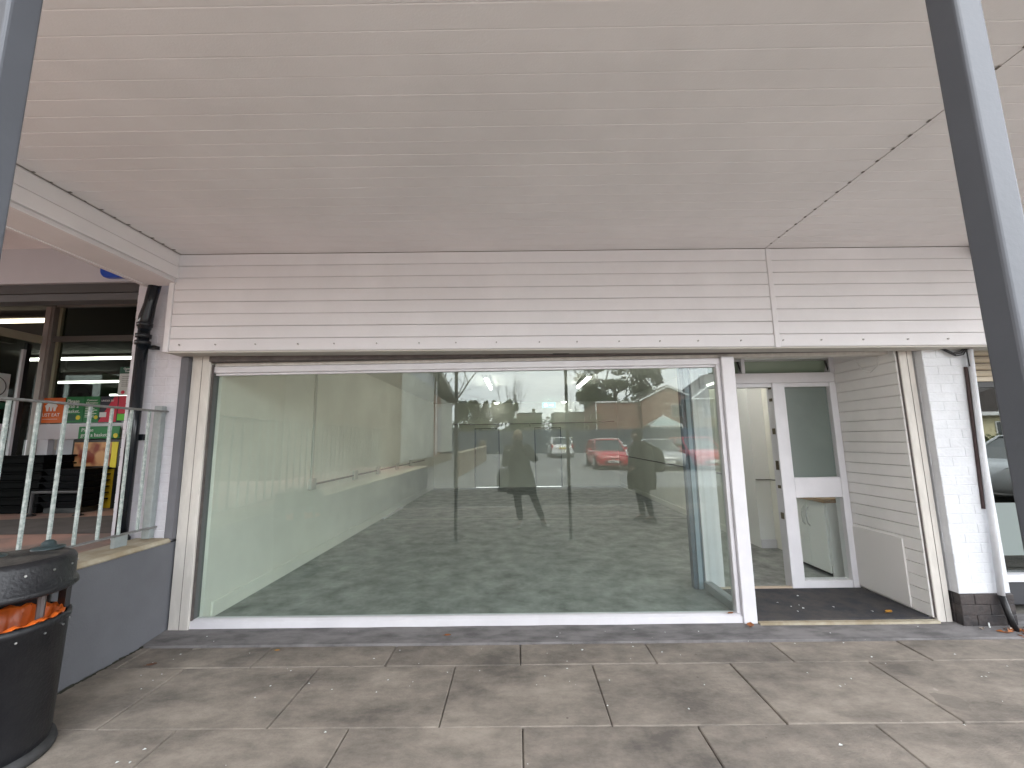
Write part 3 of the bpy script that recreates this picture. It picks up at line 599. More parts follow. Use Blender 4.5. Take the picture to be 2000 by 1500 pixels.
# store interior
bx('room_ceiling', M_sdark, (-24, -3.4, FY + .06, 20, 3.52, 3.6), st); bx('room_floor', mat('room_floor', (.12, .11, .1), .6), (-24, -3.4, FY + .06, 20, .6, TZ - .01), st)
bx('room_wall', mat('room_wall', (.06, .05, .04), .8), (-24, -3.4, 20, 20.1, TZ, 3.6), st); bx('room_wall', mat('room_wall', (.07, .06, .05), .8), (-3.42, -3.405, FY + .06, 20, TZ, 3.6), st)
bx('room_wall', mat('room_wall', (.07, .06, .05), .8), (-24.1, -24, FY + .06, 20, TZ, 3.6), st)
M_shelf = mat('shelf_stock', (.16, .12, .09), .7, col2=(.05, .05, .06), vscale=6)
for (xa, yy) in ((-8.4, 7.5), (-11.5, 9.5), (-15.5, 13)): bx('shelving', M_shelf, (xa, xa + 3.2, yy, yy + .5, TZ, 2.25), st)
def store_tube(xa, xb, y, z, m, lab):
    t = thing('strip_light', ((xa + xb) / 2, y, z), lab, 'strip light', 'strip lights inside the convenience store')
    MB().box(xa, xb, y - .05, y + .05, z + .035, z + .07).build('batten', M_sdark, t); MB().tube([(xa, y, z), (xb, y, z)], .032, 6).build('tube', m, t)
store_tube(-9.2, -6.92, 5.87, 3.40, M_tubey, 'yellowish strip light just inside the store above the door')
store_tube(-10.9, -8.3, 8.7, 3.43, M_tube, 'bright strip light in the store, nearest the window')
store_tube(-12.9, -10.9, 11.0, 3.28, M_tube, 'bright strip light halfway back in the store, below the nearest one')
store_tube(-14.2, -13.5, 14.0, 3.29, M_tube, 'short bright strip light far back in the store, lowest in the window')
t = thing('canopy_light', (-3.85, 2.87, 3.32), 'white boxed light under the store canopy at the left edge', 'light')
bx('casing', M_fascia, (-5.2, -3.72, 2.90, 3.02, 3.24, 3.318), t)
# blue sign on the store fascia
t = thing('fascia_sign', (-3.45, 3.48, 3.1), 'blue rounded sign with white lettering on the store fascia', 'sign')
b = MB(); pts = []
for cx, cz, a0 in ((-3.07, 3.08, -90), (-3.07, 3.26, 0), (-3.67, 3.26, 90), (-3.67, 3.08, 180)):
    for k in range(7): a = R(a0 + 15 * k); pts.append((cx + .07 * math.cos(a), cz + .07 * math.sin(a)))
b.prism(pts, 3.455, 3.497, 'y'); b.build('board', mat('sign_blue', (.012, .065, .42), .3), t, bevel=.006)
b = MB(); b.tube([(-3.66, 3.45, 3.135), (-3.63, 3.45, 3.112), (-3.59, 3.45, 3.106), (-3.50, 3.45, 3.106)], .008, 6); b.box(-3.64, -3.60, 3.449, 3.454, 3.13, 3.2); b.build('lettering', M_wtext, t)

# posters, each stuck on the store window
PY = FY - .012; OR = mat('poster_orange', (.72, .14, .02), .5); GRN = mat('poster_green', (.02, .19, .055), .5); DGR = mat('poster_dark_green', (.015, .085, .05), .5); YEL = mat('poster_yellow', (.72, .6, .03), .5)
RED = mat('poster_red', (.58, .02, .055), .5); NAVY = mat('poster_navy', (.015, .015, .03), .5); LIME = mat('poster_lime', (.12, .55, .03), .5); PAP = mat('paper_white', (.66, .69, .68), .6)
t = thing('orange_poster', (-6.13, PY, 1.82), 'orange square poster with a white house emblem in the store window', 'poster')
bx('sheet', OR, (-6.30, -5.96, PY, PY + .008, 1.82, 2.15), t)
b = MB(); cx = -6.13
b.prism([(cx - .085, 2.045), (cx - .04, 2.085), (cx, 2.105), (cx + .04, 2.085), (cx + .085, 2.045), (cx + .07, 2.02), (cx + .06, 1.975), (cx + .035, 1.975), (cx + .028, 2.03), (cx + .02, 2.03), (cx + .012, 1.975), (cx - .012, 1.975), (cx - .018, 2.03), (cx - .03, 2.03), (cx - .035, 1.975), (cx - .06, 1.975), (cx - .07, 2.02)], PY - .003, PY - .0005, 'y')
b.build('emblem', M_wtext, t, fix=True); text('lettering', 'JUST EAT', .062, M_wtext, t, (cx, PY - .002, 1.905), FACE); bx('underline', M_wtext, (cx - .1, cx + .1, PY - .003, PY - .001, 1.868, 1.872), t)
t = thing('basket_poster', (-5.82, PY, 1.82), 'green window poster reading Please grab a basket beside the orange poster', 'poster')
bx('sheet', GRN, (-5.94, -5.70, PY, PY + .008, 1.82, 2.16), t); bx('lower_band', DGR, (-5.935, -5.79, PY - .002, PY - .0005, 1.845, 1.93), t)
text('lettering', 'Please\ngrab a\nbasket.', .066, M_wtext, t, (-5.925, PY - .003, 2.08), FACE, 'LEFT'); MB().lathe([(0, 0), (.03, 0)], 0, 0, 12).build('x', YEL) if False else None
b = MB(); b.prism([(-5.755 + .03 * math.cos(k * .5236), 1.885 + .03 * math.sin(k * .5236)) for k in range(12)], PY - .003, PY - .0005); b.build('badge', YEL, t)
t = thing('information_poster', (-5.59, PY, 1.82), 'green window poster headed Customer information with white lines of print', 'poster')
bx('sheet', GRN, (-5.69, -5.49, PY, PY + .008, 1.82, 2.16), t); text('heading', 'Customer\ninformation', .034, M_wtext, t, (-5.59, PY - .003, 2.10), FACE)
b = MB()
for i in range(7): b.box(-5.67, -5.67 + random.uniform(.11, .16), PY - .003, PY - .001, 2.02 - i * .022, 2.027 - i * .022)
b.build('print_lines', M_wtext, t); b = MB(); b.prism([(-5.52 + .025 * math.cos(k * .5236), 1.885 + .025 * math.sin(k * .5236)) for k in range(12)], PY - .003, PY - .0005); b.build('badge', YEL, t)
t = thing('age_poster', (-5.36, PY, 1.82), 'black and red window poster with UNDER 25? heading', 'poster')
bx('sheet', NAVY, (-5.485, -5.245, PY, PY + .008, 1.82, 2.16), t); b = MB().prism([(-5.485, 1.822), (-5.25, 1.822), (-5.25, 2.155), (-5.30, 2.155)], PY - .002, PY - .0005); b.build('red_flash', RED, t)
text('heading', 'UNDER 25?', .034, M_wtext, t, (-5.385, PY - .003, 2.09), FACE); bx('card', PAP, (-5.475, -5.385, PY - .004, PY - .0025, 1.885, 1.95), t)
t = thing('offer_poster', (-5.17, PY, 1.82), 'red window poster with a lime green lower panel by the pier', 'poster')
bx('sheet', RED, (-5.24, -5.08, PY, PY + .008, 1.93, 2.16), t); bx('lower_panel', LIME, (-5.24, -5.08, PY, PY + .008, 1.84, 1.925), t)
t = thing('opening_notice', (-5.19, PY, 2.18), 'white opening hours notice with dark green heading on the window edge', 'notice')
bx('sheet', PAP, (-5.27, -5.05, PY, PY + .008, 2.17, 2.55), t); bx('heading_band', DGR, (-5.27, -5.05, PY - .002, PY - .0005, 2.46, 2.549), t); text('heading', 'Opening\nTimes', .036, M_wtext, t, (-5.16, PY - .003, 2.515), FACE)
b = MB()
for i in range(6): b.box(-5.23, -5.13, PY - .002, PY - .001, 2.42 - i * .026, 2.425 - i * .026)
b.build('print_lines', M_dark, t); b = MB(); b.prism([(-5.20 + .025 * math.cos(k * .5236), 2.21 + .025 * math.sin(k * .5236)) for k in range(12)], PY - .003, PY - .0005); b.build('red_badge', RED, t)
t = thing('door_notice', (RXs, 4.8, 2.1), 'pale square notice with a circle emblem on the store door glass', 'notice')
bx('sheet', PAP, (RXs + .006, RXs + .012, 4.66, 4.98, 2.08, 2.42), t)
b = MB(); rr = [(RXs + .014, 4.82 + .13 * math.cos(k * .2618), 2.25 + .13 * math.sin(k * .2618)) for k in range(25)]; b.tube(rr, .005, 5, caps=False); b.box(RXs + .012, RXs + .015, 4.79, 4.85, 2.22, 2.28); b.build('emblem', M_dark, t)
bx('footer', DGR, (RXs + .006, RXs + .012, 4.60, 4.98, 1.98, 2.06), t)
t = thing('green_door_poster', (RXs, 4.5, 2.1), 'plain green poster on the store door at the left edge', 'poster')
bx('sheet', mat('poster_bright_green', (.02, .27, .05), .5), (RXs + .006, RXs + .012, 4.2, 4.54, 2.05, 2.62), t)

M_crate = mat('crate_black', (.0035, .0035, .004), .7, spec=.06)
# things standing in the store recess
t = thing('crate_stack', (-6.3, 5.05, TZ), 'tall stack of black slatted plastic crates in front of the store', 'crates')
cr = None
for i in range(7):
    z0 = TZ + .004 + i * .096
    b = MB(); b.box(-7.2, -5.62, 4.84, 5.18, z0, z0 + .07); b.box(-7.23, -5.59, 4.81, 5.21, z0 + .072, z0 + .09); q = None
    if cr is None: cr = b.build('crate', M_crate, t, bevel=.004)
    else: inst(cr, t, (random.uniform(-.012, .012), 0, i * .096))
t = thing('basket_stack', (-5.35, 5.0, TZ), 'stack of dark grey shopping baskets below the framed picture', 'baskets')
M_bask = mat('basket_charcoal', (.006, .0065, .008), .6, spec=.1, bump=.2, bscale=40)
cr = None
for i in range(6):
    z0 = TZ + .06 + i * .075
    if cr is None:
        b = MB(); b.loft([[(-5.56, 4.86, z0), (-5.16, 4.86, z0), (-5.16, 5.12, z0), (-5.56, 5.12, z0)], [(-5.60, 4.83, z0 + .068), (-5.12, 4.83, z0 + .068), (-5.12, 5.15, z0 + .068), (-5.60, 5.15, z0 + .068)]]); b.box(-5.615, -5.105, 4.815, 5.165, z0 + .058, z0 + .07)
        cr = b.build('basket', M_bask, t, bevel=.004)
    else: inst(cr, t, (0, 0, i * .075))
bx('trolley_base', M_black, (-5.56, -5.14, 4.86, 5.12, TZ, TZ + .055), t)
t = thing('hoop_barrier', (-5.3, 4.72, TZ), 'low grey metal hoop barrier on the terrace in front of the baskets', 'barrier')
MB().tube([(-5.50, 4.68, TZ), (-5.50, 4.68, 1.0), (-4.95, 4.68, 1.0), (-4.95, 4.68, TZ)], .018, 8).build('hoop', mat('hoop_grey', (.07, .07, .072), .5), t)
for x in (-5.50, -4.95): MB().lathe([(0, TZ + .001), (.05, TZ + .001), (.05, TZ + .012), (.02, TZ + .02)], x, 4.68, 12).build('foot', M_black, t)
t = thing('basket_stand', (-5.28, 5.12, TZ), 'black basket stand with a framed brown picture and green Please grab a basket sign', 'stand')
bx('frame', M_black, (-5.68, -5.02, 5.19, 5.215, 1.22, 1.60), t, bevel=.01)
M_pic = mat('picture_print', (.55, .30, .13), .5, col2=(.22, .04, .02), vscale=4.0, lo=.42, hi=.55, detail=2); bx('picture', M_pic, (-5.64, -5.16, 5.182, 5.189, 1.26, 1.56), t)
bx('yellow_print', YEL, (-5.155, -5.08, 5.182, 5.189, 1.24, 1.56), t); bx('leg', M_black, (-5.08, -5.03, 5.17, 5.20, TZ, 1.22), t); bx('leg', M_black, (-5.66, -5.61, 5.17, 5.20, TZ, 1.22), t)
sg = bx('sign_board', GRN, (-5.60, -5.07, 5.17, 5.185, 1.605, 1.76), t, bevel=.004); text('lettering', 'Please\ngrab a basket.', .064, M_wtext, t, (-5.56, 5.167, 1.695), FACE, 'LEFT', sx=.98)
b = MB(); b.prism([(-5.11 + .03 * math.cos(k * .5236), 1.64 + .03 * math.sin(k * .5236)) for k in range(12)], 5.164, 5.169); b.build('badge', YEL, t)
t = thing('yellow_cabinet', (-5.0, 5.2, TZ), 'tall yellow vending cabinet beside the white painted pier', 'cabinet')
M_yc = mat('cabinet_yellow', (.62, .40, .02), .4); bx('body', M_yc, (-5.30, -4.6, 5.217, 5.26, TZ, 1.60), t); bx('logo_dot', PAP, (-5.06, -5.02, 5.212, 5.216, 1.42, 1.5), t)
t = thing('litter_bit', (-6.1, 4.76, TZ), 'scrap of white paper on the terrace below the crates', 'litter'); MB().add([(-6.15, 4.74, TZ + .005), (-6.09, 4.73, TZ + .02), (-6.06, 4.78, TZ + .004), (-6.12, 4.79, TZ + .025)], [(0, 1, 2, 3)]).build('scrap', PAP, t)

# ------------------------------------------------------------------ litter bin, bottom left
BXc, BYc = -2.605, 2.14
lb = thing('litter_bin', (BXc, BYc, 0), 'round black litter bin with hood, standing by the grey wall', 'litter bin')
M_bin = mat('bin_black', (.008, .0085, .011), .42, col2=(.018, .018, .02), vscale=6, bump=.25, bscale=70, spots=[(18, .02, (.4, .4, .4), .04)])
M_bintop = mat('bin_top_scuffed', (.075, .068, .062), .5, col2=(.02, .02, .02), vscale=9, lo=.4, hi=.6, bump=.3, bscale=60)
RB = .25
MB().lathe([(.0, .03), (RB - .03, .03), (RB - .02, .05), (RB - .012, .1), (RB, .61), (RB + .008, .615), (RB + .008, .645), (RB - .004, .65), (RB - .012, .64), (RB - .02, .1), (0, .09)], BXc, BYc, 48).build('drum', M_bin, lb, smooth=True)
MB().lathe([(0, .0), (RB + .005, .0), (RB + .012, .02), (RB + .005, .045), (RB - .03, .05), (0, .05)], BXc, BYc, 48).build('base_ring', mat('bin_base_grey', (.05, .05, .052), .7, var=.4, vscale=12, bump=.3), lb, smooth=True)
hd = MB().lathe([(RB - .02, .78), (RB + .012, .775), (RB + .022, .785), (RB + .018, .805), (RB + .006, .815), (RB + .004, .92), (RB - .008, .94), (RB - .03, .946)], BXc, BYc, 48).build('hood', M_bin, lb, smooth=True)
MB().lathe([(RB - .03, .946), (.12, .952), (0, .954)], BXc, BYc, 40).build('hood_top', M_bintop, lb, smooth=True)
MB().lathe([(RB - .02, .78), (RB - .03, .79), (0, .81)], BXc, BYc, 40).build('hood_underside', M_black, lb)
for a in (62, 118, 245, 298):
    c, s_ = math.cos(R(a)), math.sin(R(a)); b = MB(); px, py = BXc + (RB - .03) * c, BYc + (RB - .03) * s_
    w = .055 if a != 118 else .10
    tx, ty = -s_ * w, c * w
    b.add([(px - tx, py - ty, .57), (px + tx, py + ty, .57), (px + tx + c * .02, py + ty + s_ * .02, .57), (px - tx + c * .02, py - ty + s_ * .02, .57), (px - tx, py - ty, .81), (px + tx, py + ty, .81), (px + tx + c * .02, py + ty + s_ * .02, .81), (px - tx + c * .02, py - ty + s_ * .02, .81)],
          [(0, 3, 2, 1), (4, 5, 6, 7), (0, 1, 5, 4), (1, 2, 6, 5), (2, 3, 7, 6), (3, 0, 4, 7)]); b.build('upright', M_black, lb)
MB().tube([(BXc + .19, BYc + .02, .58), (BXc + .19, BYc + .02, .81)], .016, 8).build('hinge_rod', mat('rod_worn', (.12, .10, .10), .4, metal=.4), lb)
for dx, dy, s_ in ((-.10, -.02, 1.0), (.02, .17, .8)):                   # ash stubbers on the hood
    sx_, sy_ = BXc + dx, BYc + dy
    MB().lathe([(.085 * s_, 0.953), (.08 * s_, 0.962), (.055 * s_, 0.966), (.04 * s_, 0.968), (.036 * s_, 0.985), (.02 * s_, 0.997), (0, 1.0)], sx_, sy_, 20).build('stub_dome', mat('stub_metal', (.03, .045, .048), .3), lb, smooth=True)
rv = None
for a in range(0, 360, 24):
    c, s_ = math.cos(R(a)), math.sin(R(a))
    for rr_, zz in ((RB + .007, .89), (RB + .002, .59)):
        b = MB().tube([(BXc + c * (rr_ - .004), BYc + s_ * (rr_ - .004), zz), (BXc + c * (rr_ + .002), BYc + s_ * (rr_ + .002), zz)], .005, 6); b.build('rivet', M_steel, lb)
b = MB().tube([(BXc + .19, BYc - .155, .30), (BXc + .165, BYc - .185, .24), (BXc + .13, BYc - .21, .215), (BXc + .10, BYc - .222, .215)], .004, 5); b.build('scratch', M_steel, lb)
bl = thing('bin_liner', (BXc, BYc, .62), 'bright orange bin liner showing inside the litter bin', 'bin liner')
b = MB(); n = 72; rings = []
for j, (r0, z0) in enumerate([(RB - .016, .646), (RB - .03, .655), (RB - .04, .64), (RB - .055, .57), (RB - .075, .48), (RB - .13, .36), (0.02, .33)]):
    rings.append([(BXc + (r0 + (.010 * math.sin(k * .9) + .009 * math.sin(k * 2.3 + j)) * (j in (2, 3, 4, 5)) * .9) * math.cos(2 * math.pi * k / n), BYc + (r0 + (.010 * math.sin(k * .9) + .009 * math.sin(k * 2.3 + j)) * (j in (2, 3, 4, 5)) * .9) * math.sin(2 * math.pi * k / n), z0 + .008 * math.sin(k * 1.7 + j)) for k in range(n)])
b.loft(rings, caps=False); b.build('bag', mat('orange_plastic', (.80, .16, .025), .3, spec=.5, var=.1, vscale=20), bl, smooth=True)

# ------------------------------------------------------------------ leaves and scraps on the ground
def leaf(x, y, z, s, m, lab, yaw):
    t = thing('fallen_leaf', (x, y, z), lab, 'leaf'); b = MB(); pts = []
    for k in range(9):
        u = k / 8; w = .34 * math.sin(math.pi * u) ** .8 * (1 - .25 * u); pts.append((u - .5, w))
    vs_ = []; 
    for sgn in (1, 0, -1):
        for (u, w) in pts: vs_.append((s * (u), s * w * sgn, .004 + s * (.10 * abs(sgn) + .16 * u * u)))
    b.add([(x + p[0] * math.cos(yaw) - p[1] * math.sin(yaw), y + p[0] * math.sin(yaw) + p[1] * math.cos(yaw), z + p[2]) for p in vs_], [(j * 9 + k, j * 9 + k + 1, (j + 1) * 9 + k + 1, (j + 1) * 9 + k) for j in range(2) for k in range(8)])
    b.build('blade', m, t, smooth=True); b = MB().tube([(x - s * .5 * math.cos(yaw), y - s * .5 * math.sin(yaw), z + .006), (x - s * .75 * math.cos(yaw), y - s * .75 * math.sin(yaw), z + .010)], s * .018, 5); b.build('stalk', m, t)
ML1 = mat('leaf_amber', (.50, .24, .03), .5, var=.3, vscale=30); ML2 = mat('leaf_rust', (.36, .12, .03), .6, var=.4, vscale=40); ML3 = mat('leaf_brown', (.13, .06, .035), .7)
leaf(3.02, 3.60, .056, .075, ML1, 'amber yellow leaf lying on the black entrance mat', .4)
leaf(1.80, 3.44, .032, .085, ML2, 'crumpled rusty orange leaf at the foot of the window mullion', 1.0)
leaf(1.69, 3.515, .094, .05, ML2, 'small brown leaf on the window sill in the right corner', .2)
leaf(-.56, 3.36, .02, .05, ML2, 'small reddish leaf on the screed strip below the window', .1)
leaf(-1.78, 3.2, .0, .035, ML1, 'tiny amber leaf on the paving below the left part of the window', .1)
leaf(-2.55, 3.02, .0, .06, ML3, 'dark brown leaf on the paving near the grey wall', .5)
leaf(2.25, 5.05, FZ, .06, ML2, 'rusty leaf on the concrete floor inside the doorway', .5)
for i, (x, y, c, lb_) in enumerate(((3.80, 3.31, ML2, 'drift of dead brown leaves and scraps at the foot of the downpipe'),)):
    t = thing('leaf_drift', (x, y, 0), lb_, 'dead leaves'); t['kind'] = 'stuff' if False else None
    if 'kind' in t: del t['kind']
    b = MB()
    for k in range(60):
        px, py = x + random.gauss(-.02, .09), y + random.gauss(.02, .03); s = random.uniform(.012, .03); a = random.uniform(0, 6.28); zt = random.uniform(.004, .03)
        b.cur = random.choice([0, 0, 1, 2]); b.add([(px + s * math.cos(a), py + s * math.sin(a), zt), (px + s * .6 * math.cos(a + 1.5), py + s * .6 * math.sin(a + 1.5), zt + .01), (px - s * math.cos(a), py - s * math.sin(a), zt - .003), (px + s * .6 * math.cos(a - 1.5), py + s * .6 * math.sin(a - 1.5), zt + .004)], [(0, 1, 2, 3)])
    q = b.build('leaf_pieces', [ML2, ML3, mat('scrap_pale', (.6, .5, .42), .8)], t, fix=False); q['kind'] = 'stuff'
b = MB()                                                            # pale scraps and grit scattered on the paving and the mat
for k in range(90):
    px, py = random.uniform(-2.6, 4), random.choice([random.uniform(2.0, 3.25), random.uniform(2.7, 3.45)])
    s = random.uniform(.002, .006) * (1.6 if random.random() < .12 else 1); a = random.uniform(0, 3.1); z = .006 if py < 3.26 else .03
    b.add([(px + s * 1.5 * math.cos(a), py + s * 1.5 * math.sin(a), z), (px - s * math.sin(a), py + s * math.cos(a), z + .003), (px - s * 1.4 * math.cos(a), py - s * 1.4 * math.sin(a), z), (px + s * math.sin(a), py - s * math.cos(a), z + .002)], [(0, 1, 2, 3)])
for k in range(9):
    px, py = random.uniform(1.95, 3.2), random.uniform(3.52, 4.1); s = random.uniform(.004, .010); a = random.uniform(0, 3.1)
    b.add([(px + s * 1.5 * math.cos(a), py + s * 1.5 * math.sin(a), .061), (px - s * math.sin(a), py + s * math.cos(a), .066), (px - s * 1.4 * math.cos(a), py - s * 1.4 * math.sin(a), .061), (px + s * math.sin(a), py - s * math.cos(a), .063)], [(0, 1, 2, 3)])
q = b.build('grit_scraps', PAP, fix=False); tag(q, 'small pale scraps and grit scattered over the paving and mat', 'litter', kind='stuff')
bx_ = thing('cigarette_end', (3.60, 3.38, 0), 'white cigarette end standing against the black base of the right pier', 'cigarette end'); MB().tube([(3.60, 3.395, .0), (3.60, 3.402, .055)], .005, 6).build('stub', PAP, bx_)

# ================================================================== the car park behind the camera, seen in the window
MZ = 7.11                                                           # twice the distance to the pane
M_redbrick = brick_mat('red_brick', (.22, .085, .05), (.28, .12, .07), (.30, .26, .22)); M_brbrick = brick_mat('brown_brick', (.19, .145, .095), (.23, .175, .12), (.26, .23, .19))
M_render = mat('cream_render', (.55, .55, .50), .8, col2=(.42, .42, .37), vscale=1.3, stretch=(3, 3, .6)); M_clad = mat('grey_cladding', (.40, .42, .45), .6)
M_roof = mat('roof_tile', (.10, .085, .08), .85, var=.3, vscale=3, bump=.4, bscale=9); M_win = mat('window_dark', (.03, .035, .04), .1, spec=.7); M_upvc = mat('upvc_white', (.72, .72, .70), .4)
wg = thing('side_wing', (-7, -10, 0), 'long single storey wing with brown brick and pale panels left of the car park', 'building')
bx('brick_wall', M_brbrick, (-9, -5.0, -10.52, -1.6, TZ if False else .0, 7.5), wg)
bx('base_wall', M_brbrick, (-9, -5.02, -24.5, -10.525, 0, .62), wg); bx('panel', M_render, (-9, -5.0, -17.45, -10.525, .625, 4.66), wg); bx('panel', M_render, (-9, -5.0, -24.4, -19.9, .8, 4.35), wg)
bx('cladding_band', M_clad, (-9, -4.98, -17.45, -10.525, 4.665, 5.5), wg); bx('brick_strip', M_redbrick, (-9, -5.03, -19.88, -17.455, .625, 4.4), wg)
d = bx('door', M_clad, (-5.03, -4.99, -19.6, -18.9, .9, 3.7), wg); 
MB().prism([(-10.6, 6.9), (-24.6, 4.45), (-24.6, 4.75), (-10.6, 7.2)], -9.4, -4.6, 'x').build('roof', M_roof, wg)
MB().tube([(-4.55, -15.5, 6.0), (-4.55, -24.6, 4.42)], .09, 6).build('gutter', M_upvc, wg); MB().tube([(-4.93, -17.8, .7), (-4.93, -17.8, 5.2)], .05, 6).build('downpipe', M_upvc, wg)
lw = thing('boundary_wall', (-2.45, -17, 0), 'low brick boundary wall with pale coping running across the car park', 'wall')
def slantwall(p, q, h, th=.24):
    b = MB(); c = MB(); (x0, y0), (x1, y1) = p, q
    b.add([(x0, y0, 0), (x1, y1, gz(y1)), (x1 + th, y1, gz(y1)), (x0 + th, y0, 0), (x0, y0, h), (x1, y1, gz(y1) + h), (x1 + th, y1, gz(y1) + h), (x0 + th, y0, h)], [(0, 3, 2, 1), (4, 5, 6, 7), (0, 1, 5, 4), (1, 2, 6, 5), (2, 3, 7, 6), (3, 0, 4, 7)])
    z0, z1 = h + .002, gz(y1) + h + .002
    c.add([(x0 - .04, y0 + .03, z0), (x1 - .04, y1 - .03, z1), (x1 + th + .04, y1 - .03, z1), (x0 + th + .04, y0 + .03, z0), (x0 - .04, y0 + .03, z0 + .07), (x1 - .04, y1 - .03, z1 + .07), (x1 + th + .04, y1 - .03, z1 + .07), (x0 + th + .04, y0 + .03, z0 + .07)], [(0, 3, 2, 1), (4, 5, 6, 7), (0, 1, 5, 4), (1, 2, 6, 5), (2, 3, 7, 6), (3, 0, 4, 7)])
    return b, c
b, c = slantwall((-2.7, -10.5), (-2.45, -22.5), .95); b.build('masonry', M_brbrick, lw); c.build('coping', M_coping, lw)
MB().box(-2.75, -2.3, -23.0, -22.53, .1, 1.45).build('end_pillar', M_brbrick, lw); MB().box(-2.8, -2.25, -23.05, -22.48, 1.455, 1.53).build('pillar_cap', M_coping, lw)
# long blue grey fence at the back
fe = thing('board_fence', (5, MZ - 40, .3), 'long blue grey vertical board fence across the back of the car park', 'fence')
M_fence = mat('fence_bluegrey', (.075, .09, .115), .8, var=.2, vscale=2.5, stretch=(6, 6, .7)); fy = MZ - 40
fz = gz(fy)
b = MB()
for i in range(250): 
    x = -11 + i * .15; j = random.uniform(0, .015); b.box(x, x + .142, fy - .02 - j, fy - j, fz + .03, fz + 2.2 + random.uniform(-.012, .012))
q = b.build('fence_board', M_fence, fe); q['kind'] = 'stuff'
for i in range(15): bx('fence_post', M_fence, (-11 + i * 2.65, -10.9 + i * 2.65, fy + .005, fy + .1, fz, fz + 2.25), fe)
bx('gravel_board', M_fence, (-11, 26.5, fy - .06, fy - .04, fz - .1, fz + .2), fe)

# ---- trees
def leaves(name, clumps, nper, size, m, parent):
    rnd = random.Random(hash(name) % 999 if False else len(clumps) * 7 + nper); vs_ = []; fs = []; mi = []
    for (cx, cy, cz, rx, ry, rz) in clumps:
        tone = rnd.choice([0, 0, 1])
        for _ in range(nper):
            while True:
                u, v, w = rnd.uniform(-1, 1), rnd.uniform(-1, 1), rnd.uniform(-1, 1); d = u * u + v * v + w * w
                if .12 < d < 1: break
            p = Vector((cx + u * rx, cy + v * ry, cz + w * rz)); s = size * rnd.uniform(.6, 1.3)
            a = Vector((rnd.gauss(0, 1), rnd.gauss(0, 1), rnd.gauss(0, 1))).normalized(); q = a.cross(Vector((rnd.gauss(0, 1), rnd.gauss(0, 1), rnd.gauss(0, 1)))).normalized()
            k = len(vs_); vs_ += [p + a * s, p + q * s * .55, p - a * s, p - q * s * .55]; fs.append((k, k + 1, k + 2, k + 3)); mi.append(tone if rnd.random() < .8 else 1 - tone)
    me = bpy.data.meshes.new(name); org = ORG[parent.name]; me.from_pydata([tuple(p - org) for p in vs_], [], fs)
    for mm in m: me.materials.append(mm)
    me.polygons.foreach_set('material_index', mi); o = bpy.data.objects.new(name, me); COL.objects.link(o); o.parent = parent; return o
L1 = mat('leaf_dark', (.040, .052, .018), .7); L2 = mat('leaf_mid', (.085, .095, .03), .7); L3 = mat('leaf_ivy', (.10, .11, .035), .7); M_bark = mat('bark', (.085, .07, .055), .9, var=.4, vscale=8)
def limbs(b, p, d, ln, r, depth, rnd, spread, up=.25):
    n = 3; pts = [p]; q = p.copy(); dd = d.copy()
    for i in range(n):
        dd = (dd + Vector((rnd.gauss(0, .09), rnd.gauss(0, .09), rnd.gauss(0, .05) + up * .12))).normalized(); q = q + dd * ln / n; pts.append(q.copy())
    b.tube(pts, [r, r * .88, r * .75, r * .6], 5 if depth > 2 else 4, caps=False)
    if depth == 0: return
    for i in range(rnd.choice([2, 3, 3])):
        k = rnd.choice([1, 2, 3, 3]); s = Vector((rnd.gauss(0, 1), rnd.gauss(0, 1), rnd.gauss(0, .5))).normalized()
        limbs(b, pts[k], (dd + s * spread + Vector((0, 0, up))).normalized(), ln * rnd.uniform(.6, .82), r * .58, depth - 1, rnd, spread, up)
def bare_tree(loc, h, lab, seed, spread=.6, depth=5, r=.13, up=.3, lean=(0, 0)):
    t = thing('bare_tree', loc, lab, 'tree'); rnd = random.Random(seed); b = MB(); p = Vector(loc); top = p + Vector((lean[0], lean[1], h * .34))
    MB().tube([p - Vector((0, 0, .3)), p + (top - p) * .5, top], [r * 1.4, r * 1.1, r], 8).build('trunk', M_bark, t, smooth=True)
    for i in range(4):
        s = Vector((rnd.gauss(0, 1), rnd.gauss(0, 1), 0)).normalized(); limbs(b, top - Vector((0, 0, h * .04 * i)), (Vector((0, 0, 1)) + s * spread).normalized(), h * .26, r * .62, depth, rnd, spread, up)
    b.build('crown', M_bark, t, fix=False)
bare_tree((-.55, MZ - 48, .3), 9.6, 'slender bare tree with upright twigs behind the fence, in the middle', 4, .42, 4, .075, .42)
bare_tree((-6.2, MZ - 36, .3), 12.5, 'spreading bare tree behind the pale wing on the left', 12, .85, 5, .16, .12)
bare_tree((6.3, MZ - 47, .3), 6.3, 'small bare sapling between the flat roofed garage and the brick house', 9, .4, 3, .05, .45)
def bush(cx, w, top, y, lab, seed):
    t = thing('evergreen_shrub', (cx, y, .3), lab, 'shrub'); rnd = random.Random(seed)
    MB().tube([(cx, y, .2), (cx + .1, y, top * .6)], [.12, .06], 6).build('trunk', M_bark, t)
    cl = [(cx + rnd.uniform(-.75, .75) * w / 2, y + rnd.uniform(-.8, .8), rnd.uniform(.2, .84) * top, w * rnd.uniform(.14, .25), .9, top * rnd.uniform(.10, .19)) for _ in range(20)]
    cl += [(cx + rnd.uniform(-.4, .4) * w, y, top * rnd.uniform(.82, .93), .22, .25, top * .085) for _ in range(9)]
    leaves('crown', cl, 190, .17, [L1, L2], t)
bush(-4.75, 3.9, 6.0, MZ - 44, 'bushy evergreen shrub with a spiky top behind the fence on the left', 3); bush(-1.3, 3.3, 5.85, MZ - 44.5, 'dark rounded evergreen shrub behind the bare tree', 5)
